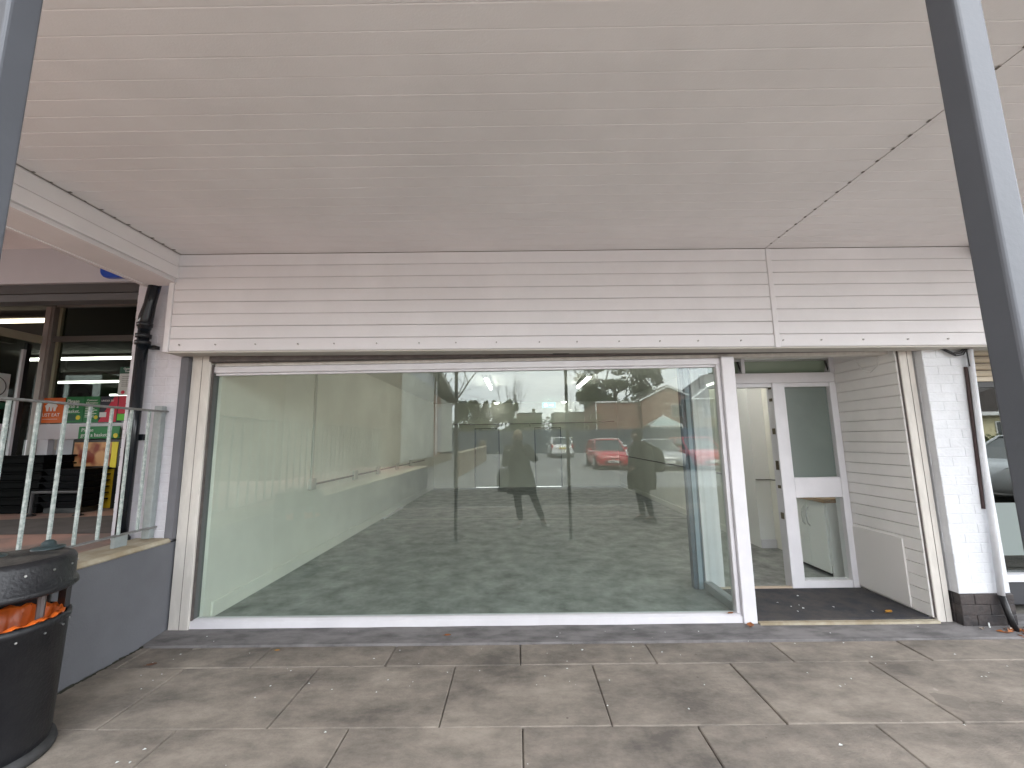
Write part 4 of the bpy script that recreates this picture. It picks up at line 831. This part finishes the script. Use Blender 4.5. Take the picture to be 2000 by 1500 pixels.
t = thing('ivy_hedge', (2, MZ - 41.6, .3), 'overgrown ivy hedge along the top of the blue grey fence', 'hedge'); rnd = random.Random(8)
cl = [(x + rnd.uniform(-.3, .3), MZ - 41.6, rnd.uniform(1.0, 3.1 + .6 * math.sin(x * .9)), .8, .6, .7) for x in [-7.5 + i * .42 for i in range(38)]]
leaves('foliage', cl, 90, .13, [L3, L2], t)
t = thing('broad_tree', (12.2, MZ - 50, .3), 'large broad evergreen tree towering over the red brick house', 'tree'); rnd = random.Random(21)
MB().tube([(12.2, MZ - 50, 0), (12.3, MZ - 50, 4), (12.1, MZ - 50, 7.5)], [.42, .33, .22], 10).build('trunk', M_bark, t, smooth=True)
b = MB()
for i in range(7):
    s = Vector((rnd.gauss(0, 1), rnd.gauss(0, .6), .3)).normalized(); limbs(b, Vector((12.2, MZ - 50, 4.5 + i * .5)), (s + Vector((0, 0, .35))).normalized(), 3.4, .15, 2, rnd, .6, .2)
b.build('limbs', M_bark, t, fix=False)
cl = []
for _ in range(80):
    a = rnd.uniform(0, 6.283); rr = rnd.uniform(.25, 1) ** .6; zz = rnd.uniform(-1, 1); k = math.sqrt(max(0, 1 - (zz * .9) ** 2))
    cl.append((12.2 + 5.4 * rr * k * math.cos(a), MZ - 50 + 4 * rr * k * math.sin(a), 10.0 + 4.6 * zz, rnd.uniform(.7, 1.5), 1.1, rnd.uniform(.5, .95)))
leaves('crown', cl, 170, .21, [L1, L2], t)

# ---- houses
def window(parent, xa, xb, za, zb, y, out=1):
    f = MB(); w = .07
    f.box(xa, xa + w, y, y + .05 * out, za, zb) if out > 0 else f.box(xa, xa + w, y - .05, y, za, zb)
    f.box(xb - w, xb, y, y + .05, za, zb); f.box(xa + w, xb - w, y, y + .05, za, za + w); f.box(xa + w, xb - w, y, y + .05, zb - w, zb); f.box((xa + xb) / 2 - .03, (xa + xb) / 2 + .03, y, y + .05, za + w, zb - w)
    o = f.build('window', M_upvc, parent); bx('pane', M_win, (xa + w, xb - w, y + .01, y + .02, za + w, zb - w), o); return o
for (xa, xb, lab) in ((.0, 3.7, 'flat roofed brown garage block behind the fence beside the bare tree'), (5.5, 9.9, 'flat roofed brown garage block behind the fence, next to the red brick house')):
    t = thing('garage_block', ((xa + xb) / 2, MZ - 62, .4), lab, 'garage'); bx('wall', M_brbrick, (xa, xb, MZ - 65, MZ - 60, 0, 5.35), t); bx('roof', M_roof, (xa - .1, xb + .1, MZ - 65.1, MZ - 59.9, 5.352, 5.5), t)
    if xa < 1: bx('vent', M_brbrick, (2.3, 2.75, MZ - 61, MZ - 60.5, 5.502, 6.1), t)
hy = MZ - 44
h1 = thing('brick_house', (13, hy - 4, .4), 'two storey red brick house with a white trimmed gable behind the fence', 'house')
bx('wall', M_redbrick, (8.6, 15.3, hy - 8, hy, 0, 5.40), h1); bx('roof', M_roof, (8.45, 15.3, hy - 8.1, hy + .12, 5.402, 5.52), h1); bx('eaves_board', M_upvc, (8.45, 15.3, hy + .121, hy + .15, 5.36, 5.52), h1)
MB().prism([(13.3, 0), (19.4, 0), (19.4, 5.45), (16.1, 6.9), (13.3, 5.55)], hy - 9, hy + .55, 'y').build('gable_wall', M_redbrick, h1)
MB().prism([(13.0, 5.42), (16.1, 6.92), (19.7, 5.32), (19.7, 5.5), (16.1, 7.12), (13.0, 5.6)], hy - 9.2, hy + .75, 'y').build('roof', M_roof, h1)
MB().prism([(13.0, 5.36), (16.1, 6.86), (19.7, 5.26), (19.7, 5.44), (16.1, 7.06), (13.0, 5.54)], hy + .752, hy + .80, 'y').build('barge_board', M_upvc, h1)
bx('corner_pipe', M_upvc, (8.50, 8.59, hy + .01, hy + .1, .5, 5.3), h1); window(h1, 16.4, 17.6, 3.7, 5.0, hy + .56)
for xw in (10.9, 12.0, 12.9): bx('vent_pipe', M_upvc, (xw, xw + .28, hy + .03, hy + .3, 5.53, 5.72), h1)
h2y = MZ - 41
h2 = thing('gabled_house', (22, h2y - 4, .4), 'nearer red brick house with grey pitched roof at the right of the car park', 'house')
bx('wall', M_brbrick, (17.9, 29, h2y - 8, h2y, 0, 5.7), h2); MB().prism([(17.4, 5.35), (22.5, 8.9), (28, 8.9), (29.5, 5.35)], h2y - 8.4, h2y + .5, 'y').build('roof', M_roof, h2)
bx('gutter', M_upvc, (17.3, 29.6, h2y + .51, h2y + .6, 5.25, 5.38), h2); window(h2, 18.6, 19.8, 3.5, 4.9, h2y + .01)
MB().tube([(17.3, h2y + .6, 5.28), (22.5, h2y + .6, 8.9)], .09, 5).build('verge', M_upvc, h2)
ba = MB().box(15.6, 17.2, h2y - 1, h2y + .1, 2.7, 5.0); ba = None
cn = thing('conservatory', (15, MZ - 42, .4), 'white framed glass conservatory roof peeping over the fence', 'conservatory')
apx = (15.2, MZ - 42.5, 3.8); base = [(13.4, MZ - 41.2, 2.75), (16.6, MZ - 41.2, 2.75), (16.6, MZ - 43.8, 2.75), (13.4, MZ - 43.8, 2.75)]
for i in range(4): MB().add([base[i], base[(i + 1) % 4], apx], [(0, 1, 2)]).build('roof_pane', mat('conservatory_glass', (.32, .42, .40), .15, spec=.7), cn, fix=False)
b = MB()
for p in base: b.tube([p, apx], .05, 5)
for i in range(1, 5): f = i / 5; p = Vector(base[0]).lerp(Vector(base[1]), f); b.tube([p, apx], .03, 4)
b.build('roof_bar', M_upvc, cn); b = MB().box(13.35, 16.65, MZ - 41.25, MZ - 41.15, 2.62, 2.76); b.tube([(15.2, MZ - 42.5, 3.75), (15.2, MZ - 42.5, 4.15)], .04, 5); b.build('ridge', M_upvc, cn)
for i in range(6): bx('window_frame', M_upvc, (13.4 + i * .62, 13.5 + i * .62, MZ - 41.24, MZ - 41.16, .4, 2.62), cn)
bx('glazing', mat('conservatory_glass', (.32, .42, .40), .15), (13.4, 16.6, MZ - 43.7, MZ - 41.3, .4, 2.6), cn)

# ---- cars (local: front towards +x)
M_tyre = mat('tyre_rubber', (.012, .012, .012), .85); M_alloy = mat('wheel_silver', (.50, .50, .51), .3, metal=.6); M_lamp = mat('headlamp_clear', (.62, .64, .66), .12, spec=.8); M_grille = mat('grille_black', (.02, .02, .022), .5)
M_cglass = mat('car_glass', (.05, .06, .062), .06, spec=.8); M_plate = mat('plate_white', (.70, .70, .66), .5); M_rear = mat('tail_lamp_red', (.35, .01, .015), .2); M_plated = mat('plate_dark_print', (.02, .02, .02), .6)
def car(label, paint, L, Wd, H, loc, heading, style='hatch', plate='', rear_plate=False, bonnet=.27):
    t = thing('parked_car', (0, 0, 0), label, 'car', 'cars parked in the car park behind the camera'); hw = Wd / 2; X = lambda f: L * (.5 - f)
    belt = H * .60; prof = [  # fraction along from the nose, belt height, half width factor, sill height
        (0.0, H * .34, .70, .26), (.012, H * .43, .84, .2), (.05, H * .50, .93, .18), (.12, H * .545, .97, .18), (bonnet, H * .60, 1.0, .18), (.42, H * .615, 1.0, .18), (.62, H * .63, 1.0, .18), (.80, H * .65, .985, .18), (.93, H * (.65 if style != 'saloon' else .62), .95, .2), (.985, H * .58, .88, .25), (1.0, H * .45, .80, .30)]
    rings = []
    for f, zb, w, zs in prof:
        x = X(f); w *= hw
        half = [(0, zs), (w * .90, zs), (w * .985, zs + .10), (w, zs + (zb - zs) * .55), (w * .975, zb - .05), (w * .90, zb), (w * .45, zb + .018), (0, zb + .022)]
        rings.append([(x, p[0], p[1]) for p in half] + [(x, -p[0], p[1]) for p in half[-2:0:-1]])
    MB().loft(rings).build('body', paint, t, smooth=True)
    # cabin: glass house, then roof and pillars in body paint
    f0, f1, f2, f3 = bonnet - .03, bonnet + .17, (.80 if style == 'hatch' else .70), (.965 if style == 'hatch' else .86)
    zb = belt + .01; zr = H - .05
    def ring(fa, fb, z, w): return [(X(fa), w, z), (X(fa), -w, z), (X(fb), -w, z), (X(fb), w, z)]
    MB().loft([ring(f0, f3, zb - .02, hw * .90), ring(f0 + (f1 - f0) * .55, f3 - (f3 - f2) * .5, (zb + zr) / 2, hw * .84), ring(f1, f2, zr, hw * .72)]).build('windows', M_cglass, t)
    MB().loft([ring(f1 - .015, f2 + .015, zr - .012, hw * .745), ring(f1 + .01, f2 - .01, zr + .03, hw * .70), ring(f1 + .06, f2 - .06, H, hw * .5)]).build('roof', paint, t, smooth=True)
    b = MB()
    for s in (1, -1):
        b.tube([(X(f0), s * hw * .895, zb - .02), (X(f0 + (f1 - f0) * .55), s * hw * .845, (zb + zr) / 2), (X(f1), s * hw * .73, zr + .005)], .034, 6)
        b.tube([(X(f3), s * hw * .895, zb - .02), (X(f3 - (f3 - f2) * .5), s * hw * .845, (zb + zr) / 2), (X(f2), s * hw * .73, zr + .005)], .06 if style == 'hatch' else .045, 6)
        fm = (f1 + f2) / 2 + .03; b.tube([(X(fm), s * hw * .905, zb - .02), (X(fm), s * hw * .85, (zb + zr) / 2), (X(fm), s * hw * .735, zr)], .03, 5)
    b.build('pillars', paint, t, smooth=True)
    rw_ = H * .205; wx = (L * .5 - L * .185, -L * .5 + L * .18)
    for x in wx:
        for s in (1, -1):
            ar = MB().tube([(x, s * (hw - .20), rw_), (x, s * (hw + .004), rw_)], rw_ + .055, 20).build('wheel_arch', M_grille, t)
            w_ = MB().tube([(x, s * (hw - .19), rw_), (x, s * (hw - .01), rw_), (x, s * (hw + .012), rw_)], [rw_, rw_, rw_ - .03], 22).build('wheel', M_tyre, t)
            r_ = MB(); r_.tube([(x, s * (hw + .010), rw_), (x, s * (hw + .020), rw_)], rw_ * .30, 12)
            for k in range(5):
                a = k * 1.2566 + .3; r_.tube([(x, s * (hw + .017), rw_), (x + math.cos(a) * rw_ * .66, s * (hw + .017), rw_ + math.sin(a) * rw_ * .66)], rw_ * .11, 5)
            rr = [(x + math.cos(k * .3142) * rw_ * .68, s * (hw + .016), rw_ + math.sin(k * .3142) * rw_ * .68) for k in range(21)]; r_.tube(rr, rw_ * .06, 5, caps=False); r_.build('rim', M_alloy, w_)
    for s in (1, -1):
        MB().loft([[(X(.018), s * hw * .50, H * .385), (X(.018), s * hw * .80, H * .40), (X(.05), s * hw * .90, H * .50), (X(.055), s * hw * .62, H * .475)], [(X(.05), s * hw * .50, H * .37), (X(.07), s * hw * .78, H * .38), (X(.12), s * hw * .945, H * .515), (X(.10), s * hw * .62, H * .50)]]).build('headlight', M_lamp, t, smooth=False)
        MB().loft([[(X(.20 + bonnet * .5), s * (hw + .0), belt + .02), (X(.20 + bonnet * .5), s * (hw + .15), belt + .04), (X(.20 + bonnet * .5), s * (hw + .15), belt + .17), (X(.20 + bonnet * .5), s * hw, belt + .15)], [(X(.23 + bonnet * .5), s * (hw + .0), belt + .02), (X(.225 + bonnet * .5), s * (hw + .14), belt + .05), (X(.225 + bonnet * .5), s * (hw + .14), belt + .16), (X(.23 + bonnet * .5), s * hw, belt + .14)]]).build('mirror', paint, t)
        bx('tail_light', M_rear, (X(1.0) + .0, X(.97), s * hw * .86 - .07, s * hw * .86 + .07, H * .46, H * .66), t)
    MB().box(X(.03), X(-.004), -hw * .52, hw * .52, H * .19, H * .29).build('grille', M_grille, t, bevel=.02)
    MB().box(X(.03), X(-.001), -hw * .40, hw * .40, H * .345, H * .37).build('upper_grille', M_grille, t, bevel=.01)
    p = bx('number_plate', M_plate, (X(-.006), X(-.0095), -.26, .26, H * .225, H * .225 + .11), t)
    if plate: text('lettering', plate, .085, M_plated, t, (X(-.010), 0, H * .225 + .025), (R(90), 0, R(90)))
    b = MB(); b.tube([(X(-.002), 0, H * .315), (X(-.006), 0, H * .315)], .045, 12); b.build('badge', M_alloy, t)
    if rear_plate: bx('rear_plate', mat('plate_yellow', (.70, .55, .08), .5), (X(1.004), X(1.0), -.26, .26, H * .42, H * .42 + .11), t); bx('rear_bumper', paint, (X(1.012), X(.98), -hw * .92, hw * .92, .3, .52), t, bevel=.03)
    t.location = loc; t.rotation_euler = (0, 0, heading); return t
P_red = mat('car_paint_red', (.50, .03, .045), .3, spec=.5, coat=.6); P_sil = mat('car_paint_silver', (.40, .41, .42), .3, metal=.35, coat=.5); P_whi = mat('car_paint_white', (.68, .68, .67), .3, coat=.5); P_dred = mat('car_paint_deep_red', (.50, .02, .05), .3, coat=.6); P_gry = mat('car_paint_pale_grey', (.50, .52, .53), .3, coat=.5)
UP = R(90)
car('small bright red hatchback facing the shop, left of the person in the parka', P_red, 3.43, 1.63, 1.48, (4.62, -14.6, gz(-14.6)), UP, 'hatch', 'PF12 UXM', bonnet=.22)
car('silver grey hatchback facing the shop behind the person in profile', P_sil, 4.2, 1.78, 1.45, (6.95, -13.9, gz(-13.9)), UP, 'hatch')
car('deep red family car seen through the side return glass', P_dred, 4.3, 1.80, 1.52, (9.0, -14.0, gz(-14)), UP, 'hatch')
car('white saloon parked behind the small red hatchback', P_whi, 4.3, 1.76, 1.46, (6.05, -20.4, gz(-20.4)), UP, 'saloon')
car('white hatchback seen from behind with its nose to the fence', P_whi, 4.1, 1.78, 1.55, (3.42, -26.2, gz(-26.2)), -UP, 'hatch', rear_plate=True)
car('pale silver car side on, mirrored in the neighbouring shop window', P_gry, 4.3, 1.78, 1.47, (12.6, -2.15, 0.0), R(180), 'hatch')

# ---- people
M_skin = mat('skin', (.60, .40, .31), .5); M_coatd = mat('coat_dark_olive', (.026, .025, .018), .8, bump=.3, bscale=30); M_parka = mat('parka_brown', (.036, .030, .018), .85, bump=.4, bscale=25); M_leg = mat('trousers_black', (.014, .014, .017), .85)
M_hair = mat('hair_blond', (.88, .70, .44), .6, var=.2, vscale=60, stretch=(1, 1, .2)); M_hairb = mat('hair_brown', (.045, .028, .018), .6, var=.3, vscale=60); M_shoe = mat('trainer_white', (.85, .85, .83), .5); M_shoed = mat('boot_black', (.02, .018, .016), .5); M_fur = mat('hood_fur', (.10, .075, .045), .95, var=.5, vscale=50, bump=1, bscale=60)
def skin_geo(V, E, root, sub=2):
    names = list(V); me = bpy.data.meshes.new('tmp'); me.from_pydata([V[n][0] for n in names], [(names.index(a), names.index(b_)) for a, b_ in E], [])
    o = bpy.data.objects.new('tmp', me); COL.objects.link(o); o.modifiers.new('s', 'SKIN'); sv = me.skin_vertices[0].data
    for i, n in enumerate(names): r = V[n][1]; sv[i].radius = (r, r) if not isinstance(r, tuple) else r; sv[i].use_root = (n == root)
    ss = o.modifiers.new('ss', 'SUBSURF'); ss.levels = sub; ss.render_levels = sub
    bpy.context.view_layer.update(); ev = o.evaluated_get(bpy.context.evaluated_depsgraph_get()); m2 = bpy.data.meshes.new_from_object(ev)
    vs_ = [tuple(v.co) for v in m2.vertices]; fs = [tuple(p.vertices) for p in m2.polygons]; bpy.data.objects.remove(o); bpy.data.meshes.remove(m2); return vs_, fs
def head_geo(c, yaw=0, s=1.0):
    """a head with brow, nose, mouth, chin and ears; faces +y"""
    vs_ = []; fs = []; nu, nv = 24, 18
    for j in range(nv + 1):
        th = math.pi * j / nv
        for i in range(nu):
            ph = 2 * math.pi * i / nu; x = math.sin(th) * math.cos(ph); y = math.sin(th) * math.sin(ph); z = math.cos(th)
            X = .076 * x * (1 - .22 * max(0, -z)); Y = .097 * y; Z = .118 * z
            if y > 0:
                f = math.exp(-(x / .17) ** 2); Y += .024 * f * math.exp(-((z + .22) / .17) ** 2) * (1 if z < 0 else .7)      # nose
                Y += .008 * math.exp(-(x / .35) ** 2) * math.exp(-((z + .58) / .06) ** 2) + .010 * math.exp(-(x / .3) ** 2) * math.exp(-((z + .85) / .1) ** 2)
                for e in (-.4, .4): Y -= .011 * math.exp(-((x - e) / .17) ** 2) * math.exp(-((z - .02) / .1) ** 2)
                Y += .006 * math.exp(-((z - .2) / .1) ** 2)
            else: Y -= .012 * max(0, z)
            if abs(x) > .9 and abs(y) < .35 and -.35 < z < .15: X += math.copysign(.014, x)
            vs_.append((c[0] + s * (X * math.cos(yaw) - Y * math.sin(yaw)), c[1] + s * (X * math.sin(yaw) + Y * math.cos(yaw)), c[2] + s * Z))
    for j in range(nv):
        for i in range(nu): fs.append((j * nu + i, (j + 1) * nu + i, (j + 1) * nu + (i + 1) % nu, j * nu + (i + 1) % nu))
    return vs_, fs
def hand(V, E, w, side, fwd, spread, curl, tag_):
    """palm and five fingers off wrist vertex w; fwd and spread are unit vectors"""
    p = Vector(V[w][0]); f = Vector(fwd).normalized(); s = Vector(spread).normalized(); c = Vector(curl).normalized()
    V[tag_ + 'palm'] = (tuple(p + f * .055), (.030, .018)); E.append((w, tag_ + 'palm'))
    for k, (off, ln) in enumerate(((-.030, .062), (-.010, .074), (.011, .070), (.031, .054))):
        a, b_, d = p + f * .088 + s * off, p + f * (.088 + ln * .5) + s * off * 1.1 + c * .006, p + f * (.088 + ln * .85) + s * off * 1.1 + c * .03
        for q, n in ((a, 'a'), (b_, 'b'), (d, 'c')): V[f'{tag_}{k}{n}'] = (tuple(q), .0088 if n != 'c' else .007)
        E += [(tag_ + 'palm', f'{tag_}{k}a'), (f'{tag_}{k}a', f'{tag_}{k}b'), (f'{tag_}{k}b', f'{tag_}{k}c')]
    a, b_ = p + f * .035 - s * .036 + c * .01, p + f * .075 - s * .052 + c * .022
    V[tag_ + 'ta'] = (tuple(a), .0105); V[tag_ + 'tb'] = (tuple(b_), .0085); E += [(tag_ + 'palm', tag_ + 'ta'), (tag_ + 'ta', tag_ + 'tb')]
def ell(cx, cy, z, rx, ry, n=20, wob=0): return [(cx + rx * math.cos(2 * math.pi * k / n) * (1 + wob * math.sin(3.1 * k)), cy + ry * math.sin(2 * math.pi * k / n) * (1 + wob * math.cos(2.3 * k)), z + wob * .2 * math.sin(k * 1.9)) for k in range(n)]
def person(label, J, mats_, hair, coat_rings, shoe, yaw, at, hands, hood=False, head_yaw=0):
    t = thing('person', (0, 0, 0), label, 'person')
    V = {'pel': (J['pel'], (.13, .10)), 'wst': (J['wst'], (.115, .085)), 'chs': (J['chs'], (.135, .095)), 'nck': (J['nck'], .058), 'hed': (J['hed'], .062)}
    E = [('pel', 'wst'), ('wst', 'chs'), ('chs', 'nck'), ('nck', 'hed')]
    for s in 'lr':
        for a, r in (('sho', .055), ('elb', .042), ('wri', .028), ('hip', .085), ('kne', .058), ('ank', .040)): V[a + s] = (J[a + s], r)
        V['toe' + s] = (J['toe' + s], (.038, .026)); E += [('chs', 'sho' + s), ('sho' + s, 'elb' + s), ('elb' + s, 'wri' + s), ('pel', 'hip' + s), ('hip' + s, 'kne' + s), ('kne' + s, 'ank' + s), ('ank' + s, 'toe' + s)]
        hand(V, E, 'wri' + s, s, *hands[s], 'h' + s)
    vs_, fs = skin_geo(V, E, 'pel', 1); b = MB().add(vs_, fs); hv, hf = head_geo(J['head_c'], head_yaw); b.add(hv, hf); b.build('body', M_skin, t, smooth=True, fix=False)
    c = J['head_c']; b = MB()
    for e in (-.031, .031):
        ex, ey = c[0] + e * math.cos(head_yaw) - .083 * math.sin(head_yaw), c[1] + e * math.sin(head_yaw) + .083 * math.cos(head_yaw)
        b.lathe([(.001, c[2] + .012), (.010, c[2] + .004), (.001, c[2] - .006)], ex, ey, 8)
    b.build('eyes', M_plated, t)
    b = MB().tube([(c[0] + k * .012 * math.cos(head_yaw) - .100 * math.sin(head_yaw), c[1] + k * .012 * math.sin(head_yaw) + (.100 - .002 * k * k) * math.cos(head_yaw), c[2] - .066) for k in (-2, -1, 0, 1, 2)], .005, 5); b.build('mouth', mat('lips', (.35, .12, .11), .5), t)
    hv, hf = head_geo((c[0], c[1] - .012 * math.cos(head_yaw), c[2] + .014), head_yaw, 1.1)
    keep = []
    for f in hf:
        m = sum((Vector(hv[i]) for i in f), Vector()) / 4 - Vector(c); yy = -m.x * math.sin(head_yaw) * -1 if False else (m.y * math.cos(head_yaw) - m.x * math.sin(head_yaw))
        if m.z > .062 or (yy < .02 and m.z > -.10): keep.append(f)
    MB().add(hv, keep).build('hair', hair, t, smooth=True, fix=False)
    b = MB().loft([ell(*r, wob=.012) for r in coat_rings])
    for s in 'lr':
        a, e, w = Vector(J['sho' + s]), Vector(J['elb' + s]), Vector(J['wri' + s]); b.tube([a.lerp(Vector(J['chs']), .25), a, a.lerp(e, .5), e, e.lerp(w, .5), w], [.085, .088, .078, .070, .060, .052], 12)
    b.build('coat', mats_[0], t, smooth=True)
    TV = {k: (V[k][0], ((V[k][1] + .016) if not isinstance(V[k][1], tuple) else tuple(x + .014 for x in V[k][1]))) for k in ('pel', 'hipl', 'hipr', 'knel', 'kner', 'ankl', 'ankr')}
    vs_, fs = skin_geo(TV, [('pel', 'hipl'), ('pel', 'hipr'), ('hipl', 'knel'), ('hipr', 'kner'), ('knel', 'ankl'), ('kner', 'ankr')], 'pel', 2); MB().add(vs_, fs).build('trousers', mats_[1], t, smooth=True, fix=False)
    for s in 'lr':
        a, q = Vector(J['ank' + s]), Vector(J['toe' + s]); d = (q - a); d.z = 0; d.normalize(); n = Vector((-d.y, d.x, 0)); rings = []
        for u, w, h in ((-.065, .028, .085), (-.04, .038, .10), (.02, .040, .095), (.09, .047, .062), (.15, .043, .05), (.185, .026, .036)):
            p = a + d * u; rings.append([(p.x + n.x * k * w, p.y + n.y * k * w, z) for k, z in ((-1, .003), (1, .003), (1, h * .6), (.55, h), (-.55, h), (-1, h * .6))])
        MB().loft(rings).build('shoe', shoe, t, smooth=True, bevel=.004)
    if hood:
        b = MB()
        for k in range(15):
            a = math.pi * (k / 14); b.tube([(c[0] + .13 * math.cos(a), c[1] + .02, c[2] - .16 + .0), (c[0] + .15 * math.cos(a), c[1] - .06 - .05 * math.sin(a), c[2] - .15), (c[0] + .13 * math.cos(a), c[1] - .11 - .05 * math.sin(a), c[2] - .19)], [.03, .045, .03], 6)
        b.build('hood', M_fur, t, smooth=True)
    t.location = at; t.rotation_euler = (0, 0, yaw); return t
Ja = dict(pel=(.05, -.02, .90), wst=(.03, -.03, 1.05), chs=(.0, -.03, 1.27), nck=(0, -.02, 1.40), hed=(0, 0, 1.48), head_c=(0, .01, 1.555),
          shol=(-.17, -.03, 1.36), shor=(.17, -.03, 1.36), elbl=(-.23, .08, 1.10), elbr=(.29, .10, 1.17), wril=(-.10, .20, 1.36), wrir=(.10, .20, 1.36),
          hipl=(-.04, -.02, .84), hipr=(.14, -.02, .84), knel=(-.02, .01, .47), kner=(.28, -.03, .47), ankl=(.03, .0, .09), ankr=(.43, -.09, .09), toel=(-.03, .14, .03), toer=(.49, .05, .03))
# origin of this figure is under the hips; the phone at the camera is 0.29 m in front of the face
person('photographer in a dark knee length coat and white trainers holding up a phone', Ja, (M_coatd, M_leg), M_hair,
       [(.0, -.02, 1.44, .07, .065), (0, -.03, 1.40, .13, .09), (0, -.03, 1.34, .20, .125), (0, -.03, 1.2, .215, .145), (.02, -.03, 1.03, .20, .14), (.04, -.03, .88, .235, .165), (.06, -.03, .56, .27, .19), (.06, -.03, .558, .24, .17)],
       M_shoe, 0, (.01, -.33, 0), dict(l=((.35, .55, .75), (.2, -.9, .5), (.9, .3, -.3)), r=((-.35, .55, .75), (-.2, -.9, .5), (-.9, .3, -.3))))
t = thing('phone', (0, -.02, 1.47), 'black phone held up in front of the photographer\'s face', 'phone'); bx('body', M_black, (-.078, .078, -.0175, -.0095, 1.43, 1.507), t, bevel=.003); MB().tube([(.0, -.0095, 1.5), (0, -.008, 1.5)], .006, 10).build('lens', M_cglass, t)
t = thing('tote_bag', (-.27, -.27, .6), 'pale tote bag with a dark base hanging from the photographer\'s forearm', 'bag')
MB().loft([ell(-.27, -.27, .70, .10, .05), ell(-.265, -.27, .86, .115, .06), ell(-.25, -.27, 1.0, .09, .035)]).build('bag', mat('tote_pale', (.50, .50, .47), .8), t, smooth=True); MB().loft([ell(-.27, -.27, .60, .09, .045), ell(-.27, -.27, .698, .10, .05)]).build('base', M_black, t)
for dy in (-.02, .02): MB().tube([(-.30, -.27 + dy, .99), (-.25, -.25 + dy, 1.17), (-.20, -.27 + dy, .99)], .008, 6).build('strap', mat('tote_pale', (.50, .50, .47), .8), t)
Jb = dict(pel=(0, 0, .90), wst=(0, -.01, 1.06), chs=(0, -.01, 1.27), nck=(0, .01, 1.41), hed=(0, .03, 1.49), head_c=(0, .045, 1.555),
          shol=(-.18, 0, 1.36), shor=(.18, 0, 1.36), elbl=(-.25, -.03, 1.10), elbr=(.25, -.03, 1.10), wril=(-.19, .16, .97), wrir=(.19, .16, .97),
          hipl=(-.09, 0, .84), hipr=(.09, 0, .84), knel=(-.10, .03, .47), kner=(.10, -.04, .47), ankl=(-.11, -.02, .09), ankr=(.11, -.12, .09), toel=(-.12, .13, .03), toer=(.12, .03, .03))
person('person in profile in a bulky dark hooded parka standing right of the photographer', Jb, (M_parka, M_leg), M_hairb,
       [(0, .0, 1.45, .085, .085), (0, -.01, 1.40, .15, .13), (0, -.02, 1.34, .23, .19), (0, -.02, 1.15, .25, .23), (0, -.01, .98, .26, .24), (0, .0, .80, .28, .26), (0, .0, .58, .28, .25), (0, .0, .578, .25, .22)],
       M_shoed, R(90), (2.30, -.66, 0), dict(l=((.25, .85, -.35), (0, -.3, -.9), (.9, 0, 0)), r=((-.25, .85, -.35), (0, -.3, -.9), (-.9, 0, 0))), hood=True)
t = thing('backpack', (2.58, -.66, 1.0), 'dark rucksack on the back of the person in the parka', 'bag')
MB().loft([ell(2.60, -.66, .88, .10, .15), ell(2.62, -.66, 1.05, .13, .17), ell(2.60, -.66, 1.25, .11, .16), ell(2.57, -.66, 1.34, .06, .11)]).build('bag', M_coatd, t, smooth=True)
for dy in (-.1, .1): MB().tube([(2.55, -.66 + dy, 1.33), (2.38, -.66 + dy * 1.3, 1.42), (2.2, -.66 + dy * 1.5, 1.36), (2.13, -.66 + dy * 1.6, 1.2)], .018, 6).build('strap', M_coatd, t)
# house seen in the neighbour's window
h3 = thing('bungalow', (36, -22, 0), 'cream bungalow with dark roof and hedge mirrored in the neighbouring window', 'house')
bx('wall', mat('cream_wall', (.62, .56, .36), .8), (29, 42, -27, -21, 0, 3.0), h3); MB().prism([(28.2, 2.75), (35.5, 5.6), (42.8, 2.75)], -27.4, -20.6, 'y').build('roof', M_roof, h3); bx('bargeboard', M_upvc, (28.2, 42.8, -20.58, -20.5, 2.7, 2.95), h3)
for xa in (30, 33.2, 37): window(h3, xa, xa + 1.6, .9, 2.3, -20.98)
t = thing('clipped_hedge', (34, -19, 0), 'low clipped green hedge in front of the cream bungalow', 'hedge'); leaves('foliage', [(26 + i * .5, -18.5, .7, .5, .5, .75) for i in range(34)], 160, .1, [L3, L2], t)
